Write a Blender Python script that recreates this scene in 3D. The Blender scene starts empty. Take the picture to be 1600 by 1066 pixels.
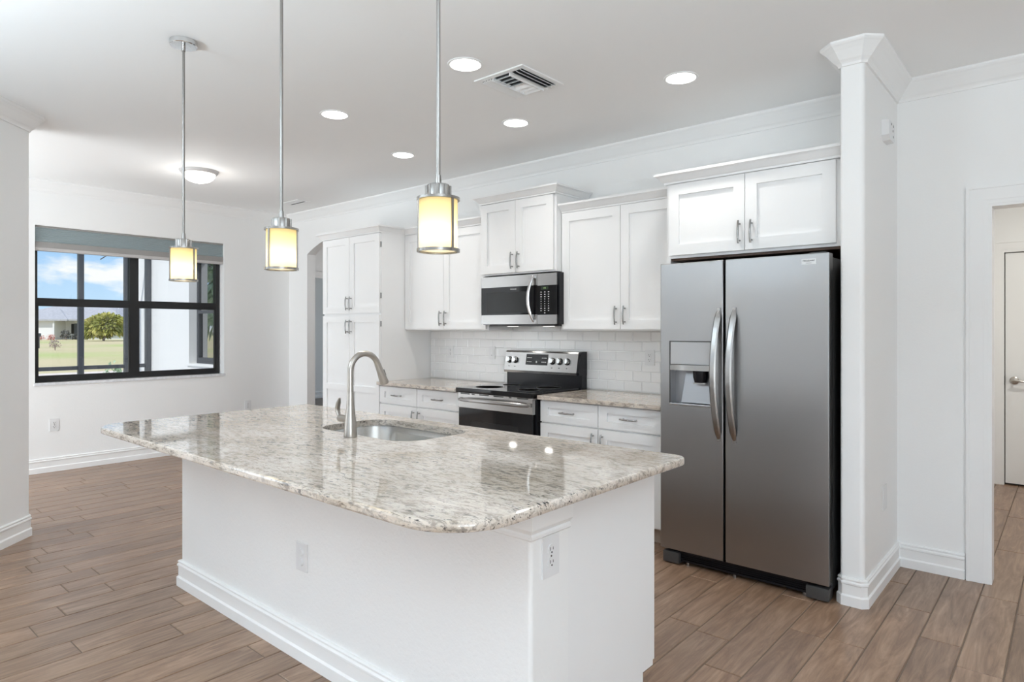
import bpy, bmesh, math, random
from mathutils import Vector, Matrix
random.seed(7)
SC = bpy.context.scene
COL = SC.collection
PI = math.pi
R = math.radians

# ------------------------------------------------------------------ camera
CAMH = 1.375
cd = bpy.data.cameras.new('camera'); cam = bpy.data.objects.new('camera', cd); COL.objects.link(cam)
cam.location = (0, 0, CAMH); cam.rotation_euler = (R(90), 0, R(40.89))
cd.sensor_width = 36; cd.sensor_fit = 'HORIZONTAL'; cd.lens = 36 * 1013 / 1600
cd.shift_y = -18.3 / 1600; cd.clip_start = 0.02; cd.clip_end = 500
SC.camera = cam
SC.view_settings.view_transform = 'Standard'
SC.view_settings.look = 'None'
SC.view_settings.gamma = 1
SC.view_settings.use_curve_mapping = False
SC.view_settings.exposure = 0.30
SC.cycles.use_denoising = True
SC.cycles.max_bounces = 12
SC.cycles.diffuse_bounces = 6
SC.cycles.glossy_bounces = 5
SC.cycles.transparent_max_bounces = 12
SC.cycles.sample_clamp_indirect = 6
SC.cycles.caustics_reflective = False
SC.cycles.caustics_refractive = False

# ------------------------------------------------------------------ world: blue sky with cumulus
W = bpy.data.worlds.new('sky'); SC.world = W; W.use_nodes = True
wn = W.node_tree.nodes; wl = W.node_tree.links
for n in list(wn): wn.remove(n)
def WN(t, **k):
    n = wn.new(t)
    for a, v in k.items(): setattr(n, a, v)
    return n
tc = WN('ShaderNodeTexCoord'); sep = WN('ShaderNodeSeparateXYZ'); wl.new(tc.outputs['Generated'], sep.inputs[0])
grad = WN('ShaderNodeValToRGB'); wl.new(sep.outputs['Z'], grad.inputs[0])
e = grad.color_ramp.elements
e[0].position = 0.0; e[0].color = (0.62, 0.82, 1.0, 1)
e[1].position = 1.0; e[1].color = (0.12, 0.30, 0.80, 1)
x = e.new(0.12); x.color = (0.36, 0.62, 0.97, 1)
mp = WN('ShaderNodeMapping'); mp.inputs['Scale'].default_value = (6.5, 6.5, 17); mp.inputs['Location'].default_value = (0.55, 0.2, 0.1)
wl.new(tc.outputs['Generated'], mp.inputs['Vector'])
nz = WN('ShaderNodeTexNoise'); nz.inputs['Scale'].default_value = 1.0; nz.inputs['Detail'].default_value = 7; nz.inputs['Roughness'].default_value = 0.55
wl.new(mp.outputs[0], nz.inputs['Vector'])
cr = WN('ShaderNodeValToRGB'); wl.new(nz.outputs['Fac'], cr.inputs[0])
cr.color_ramp.elements[0].position = 0.47; cr.color_ramp.elements[1].position = 0.56
mx = WN('ShaderNodeMixRGB'); wl.new(cr.outputs['Color'], mx.inputs[0]); wl.new(grad.outputs['Color'], mx.inputs[1])
mx.inputs[2].default_value = (1.0, 1.0, 1.0, 1)
gm = WN('ShaderNodeMath', operation='GREATER_THAN'); wl.new(sep.outputs['Z'], gm.inputs[0]); gm.inputs[1].default_value = -0.004
mg = WN('ShaderNodeMixRGB'); wl.new(gm.outputs[0], mg.inputs[0]); mg.inputs[1].default_value = (0.42, 0.42, 0.34, 1); wl.new(mx.outputs[0], mg.inputs[2])
bg = WN('ShaderNodeBackground'); bg.inputs['Strength'].default_value = 0.88; wl.new(mg.outputs[0], bg.inputs['Color'])
wo = WN('ShaderNodeOutputWorld'); wl.new(bg.outputs[0], wo.inputs['Surface'])

# ------------------------------------------------------------------ sun, daylight and added fill
def lamp(name, kind, loc, energy, color=(1, 1, 1), rot=(0, 0, 0), parent=None, **k):
    d = bpy.data.lights.new(name, kind); d.energy = energy; d.color = color
    for a, v in k.items(): setattr(d, a, v)
    o = bpy.data.objects.new(name, d); COL.objects.link(o); o.location = loc; o.rotation_euler = rot
    if parent: o.parent = parent
    return o
sun = lamp('sun', 'SUN', (0, 0, 30), 2.5, (1, 0.97, 0.92), angle=R(0.8))
sun.rotation_euler = Vector((0.35, -0.75, 1.0)).to_track_quat('Z', 'Y').to_euler()
# added area lamps at unseen openings, placed as daylight to brighten the room:
# one facing straight in, one tilted up to lift the ceiling
def opening(name, loc, face, w, h, sky, uplight):
    v = Vector(face)
    for nm, e, up, hz, hh in (('sky', sky, 0.0, 0.0, h), ('terrace', uplight, 0.85, -0.55, h * 0.5)):
        o = lamp('daylight_' + nm + '_' + name, 'AREA', (loc[0], loc[1], loc[2] + hz), e, (0.84, 0.93, 1.0) if nm == 'sky' else (0.90, 0.96, 1.0), shape='RECTANGLE', size=w, size_y=hh)
        d = (v + Vector((0, 0, up))).normalized(); o.rotation_euler = (-d).to_track_quat('Z', 'Y').to_euler()
opening('rear', (0.5, -4.9, 1.25), (0, 1, 0), 5.0, 2.3, 14, 3)
opening('left', (-4.35, -2.4, 1.25), (1, 0, 0), 4.3, 2.3, 3, 6)
opening('nook', (-6.3, -1.15, 1.25), (0, 1, 0), 2.0, 2.3, 34, 52)
opening('right', (3.4, -2.0, 1.25), (-1, 0, 0), 3.0, 2.3, 48, 60)
# added fill lamps behind the camera, aimed up to brighten ceiling and walls
lamp('bounce_flash', 'AREA', (0.55, 0.2, 1.55), 80, (0.715, 0.88, 1.0), (R(180), 0, 0), shape='DISK', size=0.9)
lamp('bounce_flash', 'AREA', (-3.0, -1.4, 1.55), 126, (0.715, 0.88, 1.0), (R(180), 0, 0), shape='DISK', size=0.9)

# ------------------------------------------------------------------ materials
def nodes_of(m):
    m.use_nodes = True
    return m.node_tree.nodes, m.node_tree.links
def mat(name, col, rough=0.5, metal=0.0, spec=0.5, coat=0.0, emit=None, es=0.0, bump=None, var=None, aniso=0.0):
    """principled material; bump=(scale, strength, distance) noise relief; var=(scale, amount) slight tonal variation"""
    m = bpy.data.materials.new(name); n, l = nodes_of(m); b = n['Principled BSDF']
    b.inputs['Base Color'].default_value = (*col, 1); b.inputs['Roughness'].default_value = rough
    b.inputs['Metallic'].default_value = metal; b.inputs['Specular IOR Level'].default_value = spec
    b.inputs['Coat Weight'].default_value = coat; b.inputs['Anisotropic'].default_value = aniso
    if emit: b.inputs['Emission Color'].default_value = (*emit, 1); b.inputs['Emission Strength'].default_value = es
    if bump or var:
        t = n.new('ShaderNodeTexCoord')
    if var:
        z = n.new('ShaderNodeTexNoise'); z.inputs['Scale'].default_value = var[0]; z.inputs['Detail'].default_value = 4
        l.new(t.outputs['Object'], z.inputs['Vector'])
        r = n.new('ShaderNodeValToRGB'); l.new(z.outputs['Fac'], r.inputs[0])
        a = var[1]
        r.color_ramp.elements[0].position = 0.3; r.color_ramp.elements[1].position = 0.7
        r.color_ramp.elements[0].color = (*[c * (1 - a) for c in col], 1); r.color_ramp.elements[1].color = (*[min(1, c * (1 + a)) for c in col], 1)
        l.new(r.outputs[0], b.inputs['Base Color'])
    if bump:
        z = n.new('ShaderNodeTexNoise'); z.inputs['Scale'].default_value = bump[0]; z.inputs['Detail'].default_value = 3
        l.new(t.outputs['Object'], z.inputs['Vector'])
        u = n.new('ShaderNodeBump'); u.inputs['Strength'].default_value = bump[1]; u.inputs['Distance'].default_value = bump[2]
        l.new(z.outputs['Fac'], u.inputs['Height']); l.new(u.outputs[0], b.inputs['Normal'])
    return m
M = {}
M['wall'] = mat('painted_wall', (0.88, 0.88, 0.875), 0.55, bump=(90, 0.25, 0.002))
M['island_wall'] = mat('textured_painted_wall', (0.86, 0.86, 0.855), 0.5, bump=(70, 0.45, 0.003))
M['ceil'] = mat('ceiling_paint', (0.91, 0.91, 0.905), 0.7, bump=(120, 0.15, 0.001))
M['trim'] = mat('trim_paint', (0.88, 0.88, 0.875), 0.35)
M['cab'] = mat('cabinet_lacquer', (0.85, 0.85, 0.85), 0.32, var=(3, 0.01))
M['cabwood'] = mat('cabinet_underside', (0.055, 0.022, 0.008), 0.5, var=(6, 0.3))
M['toe'] = mat('toe_kick_board', (0.42, 0.35, 0.29), 0.5, var=(4, 0.06))
M['pmetal'] = mat('pendant_nickel', (0.33, 0.315, 0.30), 0.25, 1.0)
M['nickel'] = mat('brushed_nickel', (0.48, 0.45, 0.415), 0.28, 1.0, bump=(300, 0.05, 0.0005))
M['pull'] = mat('satin_nickel_pull', (0.33, 0.325, 0.32), 0.25, 1.0)
M['chrome'] = mat('polished_metal', (0.72, 0.72, 0.72), 0.12, 1.0)
M['blackglass'] = mat('black_glass', (0.006, 0.006, 0.007), 0.06, spec=0.3)
M['black'] = mat('black_enamel', (0.009, 0.009, 0.011), 0.25, spec=0.28)
M['darkgrey'] = mat('dark_grey_plastic', (0.05, 0.048, 0.047), 0.38)
M['plate'] = mat('white_plastic', (0.77, 0.77, 0.775), 0.3)
M['slot'] = mat('dark_slot', (0.03, 0.03, 0.03), 0.6)
M['bronze'] = mat('black_window_frame', (0.010, 0.010, 0.011), 0.4)
M['screenframe'] = mat('bronze_screen_frame', (0.055, 0.06, 0.07), 0.45)
M['stucco'] = mat('white_stucco', (0.80, 0.80, 0.80), 0.8, bump=(60, 0.4, 0.004))
M['mark'] = mat('white_marking', (0.75, 0.75, 0.75), 0.5)
M['markdark'] = mat('dark_lettering', (0.03, 0.03, 0.03), 0.4)
M['markgrey'] = mat('grey_marking', (0.35, 0.35, 0.34), 0.5)

def brushed(name, col, rough, axis='Z', bumpy=0.0):
    m = bpy.data.materials.new(name); n, l = nodes_of(m); b = n['Principled BSDF']
    b.inputs['Metallic'].default_value = 1.0; b.inputs['Base Color'].default_value = (*col, 1)
    t = n.new('ShaderNodeTexCoord'); p = n.new('ShaderNodeMapping'); l.new(t.outputs['Object'], p.inputs[0])
    p.inputs['Scale'].default_value = {'Z': (500, 500, 3), 'X': (3, 500, 500)}[axis]
    z = n.new('ShaderNodeTexNoise'); z.inputs['Scale'].default_value = 1; z.inputs['Detail'].default_value = 2; l.new(p.outputs[0], z.inputs['Vector'])
    r = n.new('ShaderNodeMapRange'); r.inputs['To Min'].default_value = rough - 0.02; r.inputs['To Max'].default_value = rough + 0.025
    l.new(z.outputs['Fac'], r.inputs['Value']); l.new(r.outputs[0], b.inputs['Roughness'])
    return m
M['fridge'] = brushed('smudge_proof_steel', (0.365, 0.36, 0.36), 0.30, 'X')
M['steel'] = brushed('stainless_steel', (0.42, 0.415, 0.41), 0.24, 'X')
M['sink'] = brushed('sink_steel', (0.58, 0.57, 0.55), 0.25, 'X')

def wood_floor():
    m = bpy.data.materials.new('wood_look_tile'); n, l = nodes_of(m); b = n['Principled BSDF']
    t = n.new('ShaderNodeTexCoord'); g = n.new('ShaderNodeNewGeometry')
    cx = n.new('ShaderNodeCombineXYZ')
    for i, k in enumerate((37.0, 91.0, 53.0)):
        q = n.new('ShaderNodeMath'); q.operation = 'MULTIPLY'; q.inputs[1].default_value = k
        l.new(g.outputs['Random Per Island'], q.inputs[0]); l.new(q.outputs[0], cx.inputs[i])
    ad = n.new('ShaderNodeVectorMath'); ad.operation = 'ADD'; l.new(t.outputs['Object'], ad.inputs[0]); l.new(cx.outputs[0], ad.inputs[1])
    p = n.new('ShaderNodeMapping'); p.inputs['Scale'].default_value = (15, 1.9, 1); l.new(ad.outputs[0], p.inputs[0])
    z = n.new('ShaderNodeTexNoise'); z.inputs['Scale'].default_value = 1.2; z.inputs['Detail'].default_value = 6; z.inputs['Roughness'].default_value = 0.66; z.inputs['Distortion'].default_value = 1.6
    l.new(p.outputs[0], z.inputs['Vector'])
    p2 = n.new('ShaderNodeMapping'); p2.inputs['Scale'].default_value = (95, 5, 1); l.new(ad.outputs[0], p2.inputs[0])
    z2 = n.new('ShaderNodeTexNoise'); z2.inputs['Scale'].default_value = 1.0; z2.inputs['Detail'].default_value = 3; l.new(p2.outputs[0], z2.inputs['Vector'])
    r = n.new('ShaderNodeValToRGB'); l.new(z.outputs['Fac'], r.inputs[0])
    c = r.color_ramp; c.elements[0].position = 0.28; c.elements[0].color = (0.155, 0.088, 0.055, 1)
    c.elements[1].position = 0.75; c.elements[1].color = (0.41, 0.275, 0.186, 1)
    k = c.elements.new(0.5); k.color = (0.270, 0.168, 0.109, 1)
    mm = n.new('ShaderNodeMixRGB'); mm.blend_type = 'MULTIPLY'; mm.inputs[0].default_value = 0.55; l.new(r.outputs[0], mm.inputs[1])
    r2 = n.new('ShaderNodeValToRGB'); l.new(z2.outputs['Fac'], r2.inputs[0]); r2.color_ramp.elements[0].position = 0.3; r2.color_ramp.elements[0].color = (0.62, 0.6, 0.58, 1); r2.color_ramp.elements[1].position = 0.65
    l.new(r2.outputs[0], mm.inputs[2])
    hs = n.new('ShaderNodeHueSaturation'); l.new(mm.outputs[0], hs.inputs['Color'])
    mr = n.new('ShaderNodeMapRange'); mr.inputs['To Min'].default_value = 0.86; mr.inputs['To Max'].default_value = 1.14
    l.new(g.outputs['Random Per Island'], mr.inputs['Value']); l.new(mr.outputs[0], hs.inputs['Value'])
    l.new(hs.outputs[0], b.inputs['Base Color']); b.inputs['Roughness'].default_value = 0.31; b.inputs['Specular IOR Level'].default_value = 0.5
    u = n.new('ShaderNodeBump'); u.inputs['Strength'].default_value = 0.12; u.inputs['Distance'].default_value = 0.001
    l.new(z2.outputs['Fac'], u.inputs['Height']); l.new(u.outputs[0], b.inputs['Normal'])
    return m
M['floor'] = wood_floor()
M['grout'] = mat('tile_grout', (0.16, 0.118, 0.09), 0.8)
M['tile'] = mat('white_subway_tile', (0.86, 0.86, 0.86), 0.12)
M['tilegrout'] = mat('white_grout', (0.76, 0.76, 0.76), 0.8)

def granite():
    m = bpy.data.materials.new('cream_granite'); n, l = nodes_of(m); b = n['Principled BSDF']
    t = n.new('ShaderNodeTexCoord')
    # streaks run at a slant across the slab
    p = n.new('ShaderNodeMapping'); p.inputs['Rotation'].default_value = (0, 0, R(-34)); p.inputs['Scale'].default_value = (11, 36, 36); l.new(t.outputs['Object'], p.inputs[0])
    def noise(v, s, d, r, dist=0):
        z = n.new('ShaderNodeTexNoise'); z.inputs['Scale'].default_value = s; z.inputs['Detail'].default_value = d
        z.inputs['Roughness'].default_value = r; z.inputs['Distortion'].default_value = dist; l.new(v, z.inputs['Vector']); return z.outputs['Fac']
    def ramp(f, stops):
        r = n.new('ShaderNodeValToRGB'); l.new(f, r.inputs[0]); c = r.color_ramp
        c.elements[0].position, c.elements[0].color = stops[0][0], (*stops[0][1], 1)
        c.elements[1].position, c.elements[1].color = stops[-1][0], (*stops[-1][1], 1)
        for q in stops[1:-1]:
            k = c.elements.new(q[0]); k.color = (*q[1], 1)
        return r.outputs[0]
    def mix(f, a, c, mode='MIX'):
        x = n.new('ShaderNodeMixRGB'); x.blend_type = mode
        if isinstance(f, float): x.inputs[0].default_value = f
        else: l.new(f, x.inputs[0])
        l.new(a, x.inputs[1])
        if isinstance(c, tuple): x.inputs[2].default_value = (*c, 1)
        else: l.new(c, x.inputs[2])
        return x.outputs[0]
    ob = t.outputs['Object']
    area = ramp(noise(ob, 3.0, 4, 0.6, 0.8), [(0.36, (0, 0, 0)), (0.62, (1, 1, 1))])          # cloudy: clean cream against speckled tan
    cream = ramp(noise(p.outputs[0], 0.6, 5, 0.65, 0.4), [(0.30, (0.56, 0.475, 0.40)), (0.48, (0.68, 0.60, 0.53)), (0.68, (0.75, 0.685, 0.625))])
    base = mix(area, cream, mix(0.55, cream, (0.45, 0.385, 0.30)))
    grey = ramp(noise(p.outputs[0], 1.7, 8, 0.72, 0.9), [(0.495, (0, 0, 0)), (0.585, (1, 1, 1))])
    gm_ = mix(0.45, grey, mix(1.0, grey, area, 'MULTIPLY'))
    c1 = mix(gm_, base, (0.24, 0.205, 0.175))
    speck = ramp(noise(ob, 95.0, 4, 0.7), [(0.56, (0, 0, 0)), (0.66, (0.7, 0.7, 0.7))])
    c1 = mix(speck, c1, (0.24, 0.21, 0.18))
    dark = ramp(noise(p.outputs[0], 2.4, 5, 0.6, 0.5), [(0.60, (0, 0, 0)), (0.635, (1, 1, 1))])
    patch = ramp(noise(ob, 2.2, 3, 0.5), [(0.42, (0.10, 0.10, 0.10)), (0.62, (1, 1, 1))])
    dk = mix(1.0, dark, patch, 'MULTIPLY')
    c2 = mix(dk, c1, (0.045, 0.04, 0.04))
    warm = ramp(noise(ob, 3.1, 3, 0.55), [(0.60, (0, 0, 0)), (0.74, (0.25, 0.25, 0.25))])
    c3 = mix(warm, c2, (0.42, 0.31, 0.18))
    l.new(c3, b.inputs['Base Color']); b.inputs['Roughness'].default_value = 0.05; b.inputs['Specular IOR Level'].default_value = 0.7
    return m
M['granite'] = granite()
M['sill'] = mat('marble_sill', (0.74, 0.75, 0.77), 0.15, var=(25, 0.12))

def glass_mat(name, tint=(1, 1, 1), ior=1.45, gloss=1.0):
    m = bpy.data.materials.new(name); n, l = nodes_of(m)
    n.remove(n['Principled BSDF']); o = n['Material Output']
    tr = n.new('ShaderNodeBsdfTransparent'); tr.inputs[0].default_value = (*tint, 1)
    g = n.new('ShaderNodeBsdfGlossy'); g.inputs['Roughness'].default_value = 0.0
    f = n.new('ShaderNodeFresnel'); f.inputs[0].default_value = ior
    k = n.new('ShaderNodeMath'); k.operation = 'MULTIPLY'; k.inputs[1].default_value = gloss; l.new(f.outputs[0], k.inputs[0])
    x = n.new('ShaderNodeMixShader'); l.new(k.outputs[0], x.inputs[0]); l.new(tr.outputs[0], x.inputs[1]); l.new(g.outputs[0], x.inputs[2]); l.new(x.outputs[0], o.inputs[0])
    return m
M['glass'] = glass_mat('window_glass', (0.97, 0.985, 0.98))
M['darkglass'] = mat('reflective_glass', (0.02, 0.05, 0.045), 0.02, spec=1.0)

def translucent(name, col, mixd=0.35):
    m = bpy.data.materials.new(name); n, l = nodes_of(m)
    n.remove(n['Principled BSDF']); o = n['Material Output']
    a = n.new('ShaderNodeBsdfTranslucent'); a.inputs[0].default_value = (*col, 1)
    d = n.new('ShaderNodeBsdfDiffuse'); d.inputs[0].default_value = (*col, 1)
    x = n.new('ShaderNodeMixShader'); x.inputs[0].default_value = mixd
    l.new(a.outputs[0], x.inputs[1]); l.new(d.outputs[0], x.inputs[2]); l.new(x.outputs[0], o.inputs[0])
    return m
M['shade'] = translucent('cream_shade_glass', (0.98, 0.83, 0.50), 0.35)
M['dome'] = translucent('white_dome_glass', (0.95, 0.95, 0.93), 0.3)
M['blindfab'] = translucent('grey_blind_fabric', (0.50, 0.58, 0.60), 0.6)
M['blindrail'] = mat('grey_blind_rail', (0.30, 0.29, 0.28), 0.5)
M['blindlight'] = mat('light_blind_rail', (0.52, 0.50, 0.49), 0.5)
def emis(name, col, s):
    m = bpy.data.materials.new(name); n, l = nodes_of(m); n.remove(n['Principled BSDF'])
    k = n.new('ShaderNodeEmission'); k.inputs[0].default_value = (*col, 1); k.inputs[1].default_value = s; l.new(k.outputs[0], n['Material Output'].inputs[0]); return m
M['lens'] = emis('lit_lamp_lens', (1, 0.99, 0.96), 9)
M['softlens'] = emis('lit_hood_lens', (1, 0.99, 0.96), 1.2)
M['badge'] = mat('silver_badge', (0.78, 0.78, 0.78), 0.4, 0.3)
M['foot'] = mat('grey_foot_plastic', (0.055, 0.053, 0.052), 0.3)

# ------------------------------------------------------------------ mesh helpers
def box(bm, x0, x1, y0, y1, z0, z1, mi=0, bev=0.0):
    if x0 > x1: x0, x1 = x1, x0
    if y0 > y1: y0, y1 = y1, y0
    if z0 > z1: z0, z1 = z1, z0
    v = [bm.verts.new(p) for p in ((x0, y0, z0), (x1, y0, z0), (x1, y1, z0), (x0, y1, z0), (x0, y0, z1), (x1, y0, z1), (x1, y1, z1), (x0, y1, z1))]
    fs = [bm.faces.new([v[i] for i in q]) for q in ((3, 2, 1, 0), (4, 5, 6, 7), (0, 1, 5, 4), (1, 2, 6, 5), (2, 3, 7, 6), (3, 0, 4, 7))]
    for f in fs: f.material_index = mi
    if bev > 0:
        es = list({e for f in fs for e in f.edges})
        r = bmesh.ops.bevel(bm, geom=es, offset=bev, segments=2, profile=0.7, affect='EDGES')
        for f in r['faces']: f.material_index = mi
    return v
def prism(bm, pts, z0, z1, mi=0):
    """vertical prism over a counter-clockwise outline of (x, y)"""
    a = [bm.verts.new((p[0], p[1], z0)) for p in pts]; b = [bm.verts.new((p[0], p[1], z1)) for p in pts]
    n = len(pts); fs = [bm.faces.new(a[::-1]), bm.faces.new(b)]
    for i in range(n): fs.append(bm.faces.new((a[i], a[(i + 1) % n], b[(i + 1) % n], b[i])))
    for f in fs: f.material_index = mi
    return a, b, fs
def frame_of(d):
    d = d.normalized(); u = Vector((0, 0, 1)) if abs(d.z) < 0.9 else Vector((1, 0, 0))
    s = d.cross(u).normalized(); return s, s.cross(d).normalized()
def tube(bm, pts, rad, seg=12, mi=0, flat=None, up=None):
    """round tube along a 3-D polyline; rad number or list; flat = (a, b) scale of the section"""
    pts = [Vector(p) for p in pts]; n = len(pts)
    if not isinstance(rad, (list, tuple)): rad = [rad] * n
    fa, fb = flat or (1, 1); rings = []; s = None
    for i, p in enumerate(pts):
        d = (pts[min(i + 1, n - 1)] - pts[max(i - 1, 0)]).normalized()
        if up is not None:
            s = d.cross(Vector(up)).normalized()
        elif s is None: s = frame_of(d)[0]
        else: s = (s - d * s.dot(d)).normalized()
        t = s.cross(d).normalized()
        rings.append([bm.verts.new(p + (s * math.cos(2 * PI * k / seg) * fa + t * math.sin(2 * PI * k / seg) * fb) * rad[i]) for k in range(seg)])
    fs = []
    for i in range(n - 1):
        for k in range(seg):
            fs.append(bm.faces.new((rings[i][k], rings[i][(k + 1) % seg], rings[i + 1][(k + 1) % seg], rings[i + 1][k])))
    fs.append(bm.faces.new(rings[0][::-1])); fs.append(bm.faces.new(rings[-1]))
    for f in fs: f.material_index = mi
def lathe(bm, prof, c, seg=32, mi=0, close=True):
    """prof = [(r, z)], around a vertical axis through c"""
    rings = []
    for r, z in prof:
        if r < 1e-6: rings.append([bm.verts.new((c[0], c[1], c[2] + z))])
        else: rings.append([bm.verts.new((c[0] + r * math.cos(2 * PI * k / seg), c[1] + r * math.sin(2 * PI * k / seg), c[2] + z)) for k in range(seg)])
    for a, b in zip(rings[:-1], rings[1:]):
        for k in range(seg):
            k2 = (k + 1) % seg
            if len(a) == 1 and len(b) == 1: continue
            if len(a) == 1: f = bm.faces.new((a[0], b[k], b[k2]))
            elif len(b) == 1: f = bm.faces.new((a[k], a[k2], b[0]))
            else: f = bm.faces.new((a[k], a[k2], b[k2], b[k]))
            f.material_index = mi
    if close:
        for r in (rings[0], rings[-1]):
            if len(r) > 2: bm.faces.new(r).material_index = mi
def sweep(bm, path, prof, side=1, mi=0, closed=False, z=0.0):
    """moulding along a plan polyline; prof = [(offset from wall, height)]; side = +1 offsets to the left of travel"""
    P = [Vector((p[0], p[1])) for p in path]; n = len(P); rows = []
    for i in range(n):
        if closed or 0 < i < n - 1:
            d0 = (P[i] - P[i - 1]).normalized(); d1 = (P[(i + 1) % n] - P[i]).normalized()
        elif i == 0: d0 = d1 = (P[1] - P[0]).normalized()
        else: d0 = d1 = (P[-1] - P[-2]).normalized()
        n0 = Vector((-d0.y, d0.x)) * side; n1 = Vector((-d1.y, d1.x)) * side
        mvec = (n0 + n1); mvec = mvec / max(0.2, mvec.dot(n0)) if mvec.length > 1e-6 else n0
        rows.append([bm.verts.new((P[i].x + mvec.x * o, P[i].y + mvec.y * o, z + h)) for o, h in prof])
    k = len(prof)
    for i in range(n if closed else n - 1):
        a, b = rows[i], rows[(i + 1) % n]
        for j in range(k):
            bm.faces.new((a[j], a[(j + 1) % k], b[(j + 1) % k], b[j])).material_index = mi
    if not closed:
        bm.faces.new(rows[0]); bm.faces.new(rows[-1])
def plate(bm, us, vs, skip, w0, w1, axis='y', mi=0):
    """slab with rectangular holes: grid lines us, vs; skip = set of (i, j) cells left open; thickness from w0 (front) to w1"""
    def pt(u, v, w): return {'y': (u, w, v), 'x': (w, u, v), 'z': (u, v, w)}[axis]
    A = {}; 
    def V(i, j, s):
        if (i, j, s) not in A: A[(i, j, s)] = bm.verts.new(pt(us[i], vs[j], w0 if s == 0 else w1))
        return A[(i, j, s)]
    nu, nv = len(us) - 1, len(vs) - 1; solid = lambda i, j: 0 <= i < nu and 0 <= j < nv and (i, j) not in skip
    fs = []
    for i in range(nu):
        for j in range(nv):
            if not solid(i, j): continue
            q = ((i, j), (i + 1, j), (i + 1, j + 1), (i, j + 1))
            fs.append(bm.faces.new([V(a, b, 0) for a, b in q])); fs.append(bm.faces.new([V(a, b, 1) for a, b in q[::-1]]))
            for (a, b), (di, dj) in zip(((0, 1), (1, 2), (2, 3), (3, 0)), ((0, -1), (1, 0), (0, 1), (-1, 0))):
                if not solid(i + di, j + dj):
                    fs.append(bm.faces.new((V(*q[b], 0), V(*q[a], 0), V(*q[a], 1), V(*q[b], 1))))
    for f in fs: f.material_index = mi
def arc(cx, cy, r, a0, a1, n=8):
    return [(cx + r * math.cos(R(a0 + (a1 - a0) * i / n)), cy + r * math.sin(R(a0 + (a1 - a0) * i / n))) for i in range(n + 1)]
def rrect(x0, x1, y0, y1, r, n=8):
    """counter-clockwise outline; r = one radius or (lower-left, lower-right, upper-right, upper-left)"""
    a, b, c, d = r if isinstance(r, (tuple, list)) else (r,) * 4
    return arc(x0 + a, y0 + a, a, 180, 270, n) + arc(x1 - b, y0 + b, b, 270, 360, n) + arc(x1 - c, y1 - c, c, 0, 90, n) + arc(x0 + d, y1 - d, d, 90, 180, n)

ROOT = {}
def root_of(o):
    while o.parent: o = o.parent
    return o
def tag(o, label, cat, group=None, kind=None):
    if label: o['label'] = label
    if cat: o['category'] = cat
    if group: o['group'] = group
    if kind: o['kind'] = kind
    return o
def thing(name, label, cat, loc, group=None):
    o = bpy.data.objects.new(name, None); COL.objects.link(o); o.location = loc; o.empty_display_size = 0.05
    ROOT[o.name] = Vector(loc)
    return tag(o, label, cat, group)
def obj(name, bm, mats, parent=None, smooth=None, origin=None, label=None):
    """links bm (world coordinates) as one mesh object; children keep the root's base as their own origin"""
    off = Vector((0, 0, 0))
    if parent: off = ROOT[root_of(parent).name]
    elif origin is not None: off = Vector(origin)
    bmesh.ops.recalc_face_normals(bm, faces=bm.faces[:])
    bmesh.ops.translate(bm, verts=bm.verts[:], vec=-off)
    me = bpy.data.meshes.new(name); bm.to_mesh(me); bm.free()
    for m in (mats if isinstance(mats, (list, tuple)) else [mats]): me.materials.append(m)
    if smooth:
        for p in me.polygons: p.use_smooth = True
        me.set_sharp_from_angle(angle=R(smooth))
        for p in me.polygons: p.use_smooth = p.area < 0.02 and abs(p.normal.z) < 0.9999      # broad faces stay flat
    o = bpy.data.objects.new(name, me); COL.objects.link(o)
    if parent: o.parent = parent
    else: o.location = off; ROOT[o.name] = off
    if label: o['label'] = label
    return o
def B(): return bmesh.new()
def struct(name, bm, m, smooth=None, origin=None):
    o = obj(name, bm, m, None, smooth, origin); o['kind'] = 'structure'; return o
def copy_tree(o, parent=None):
    c = o.copy(); COL.objects.link(c)
    if parent: c.parent = parent
    for ch in list(o.children): copy_tree(ch, c)
    return c
def lettering(name, body, size, loc, rot, m, parent):
    d = bpy.data.curves.new(name, 'FONT'); d.body = body; d.size = size; d.align_x = 'CENTER'; d.align_y = 'CENTER'; d.extrude = 0.0004
    tmp = bpy.data.objects.new('lettering_curve', d); COL.objects.link(tmp); dg_ = bpy.context.evaluated_depsgraph_get()
    me = bpy.data.meshes.new_from_object(tmp.evaluated_get(dg_)); me.name = name; me.materials.clear(); me.materials.append(m)
    bpy.data.objects.remove(tmp); bpy.data.curves.remove(d); o = bpy.data.objects.new(name, me); COL.objects.link(o)
    o.parent = parent; o.location = Vector(loc) - ROOT[root_of(parent).name]; o.rotation_euler = rot
    return o

# ------------------------------------------------------------------ room shell
H = 2.795          # ceiling
YB = 4.33          # kitchen wall
XL = -7.46         # window wall
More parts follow.
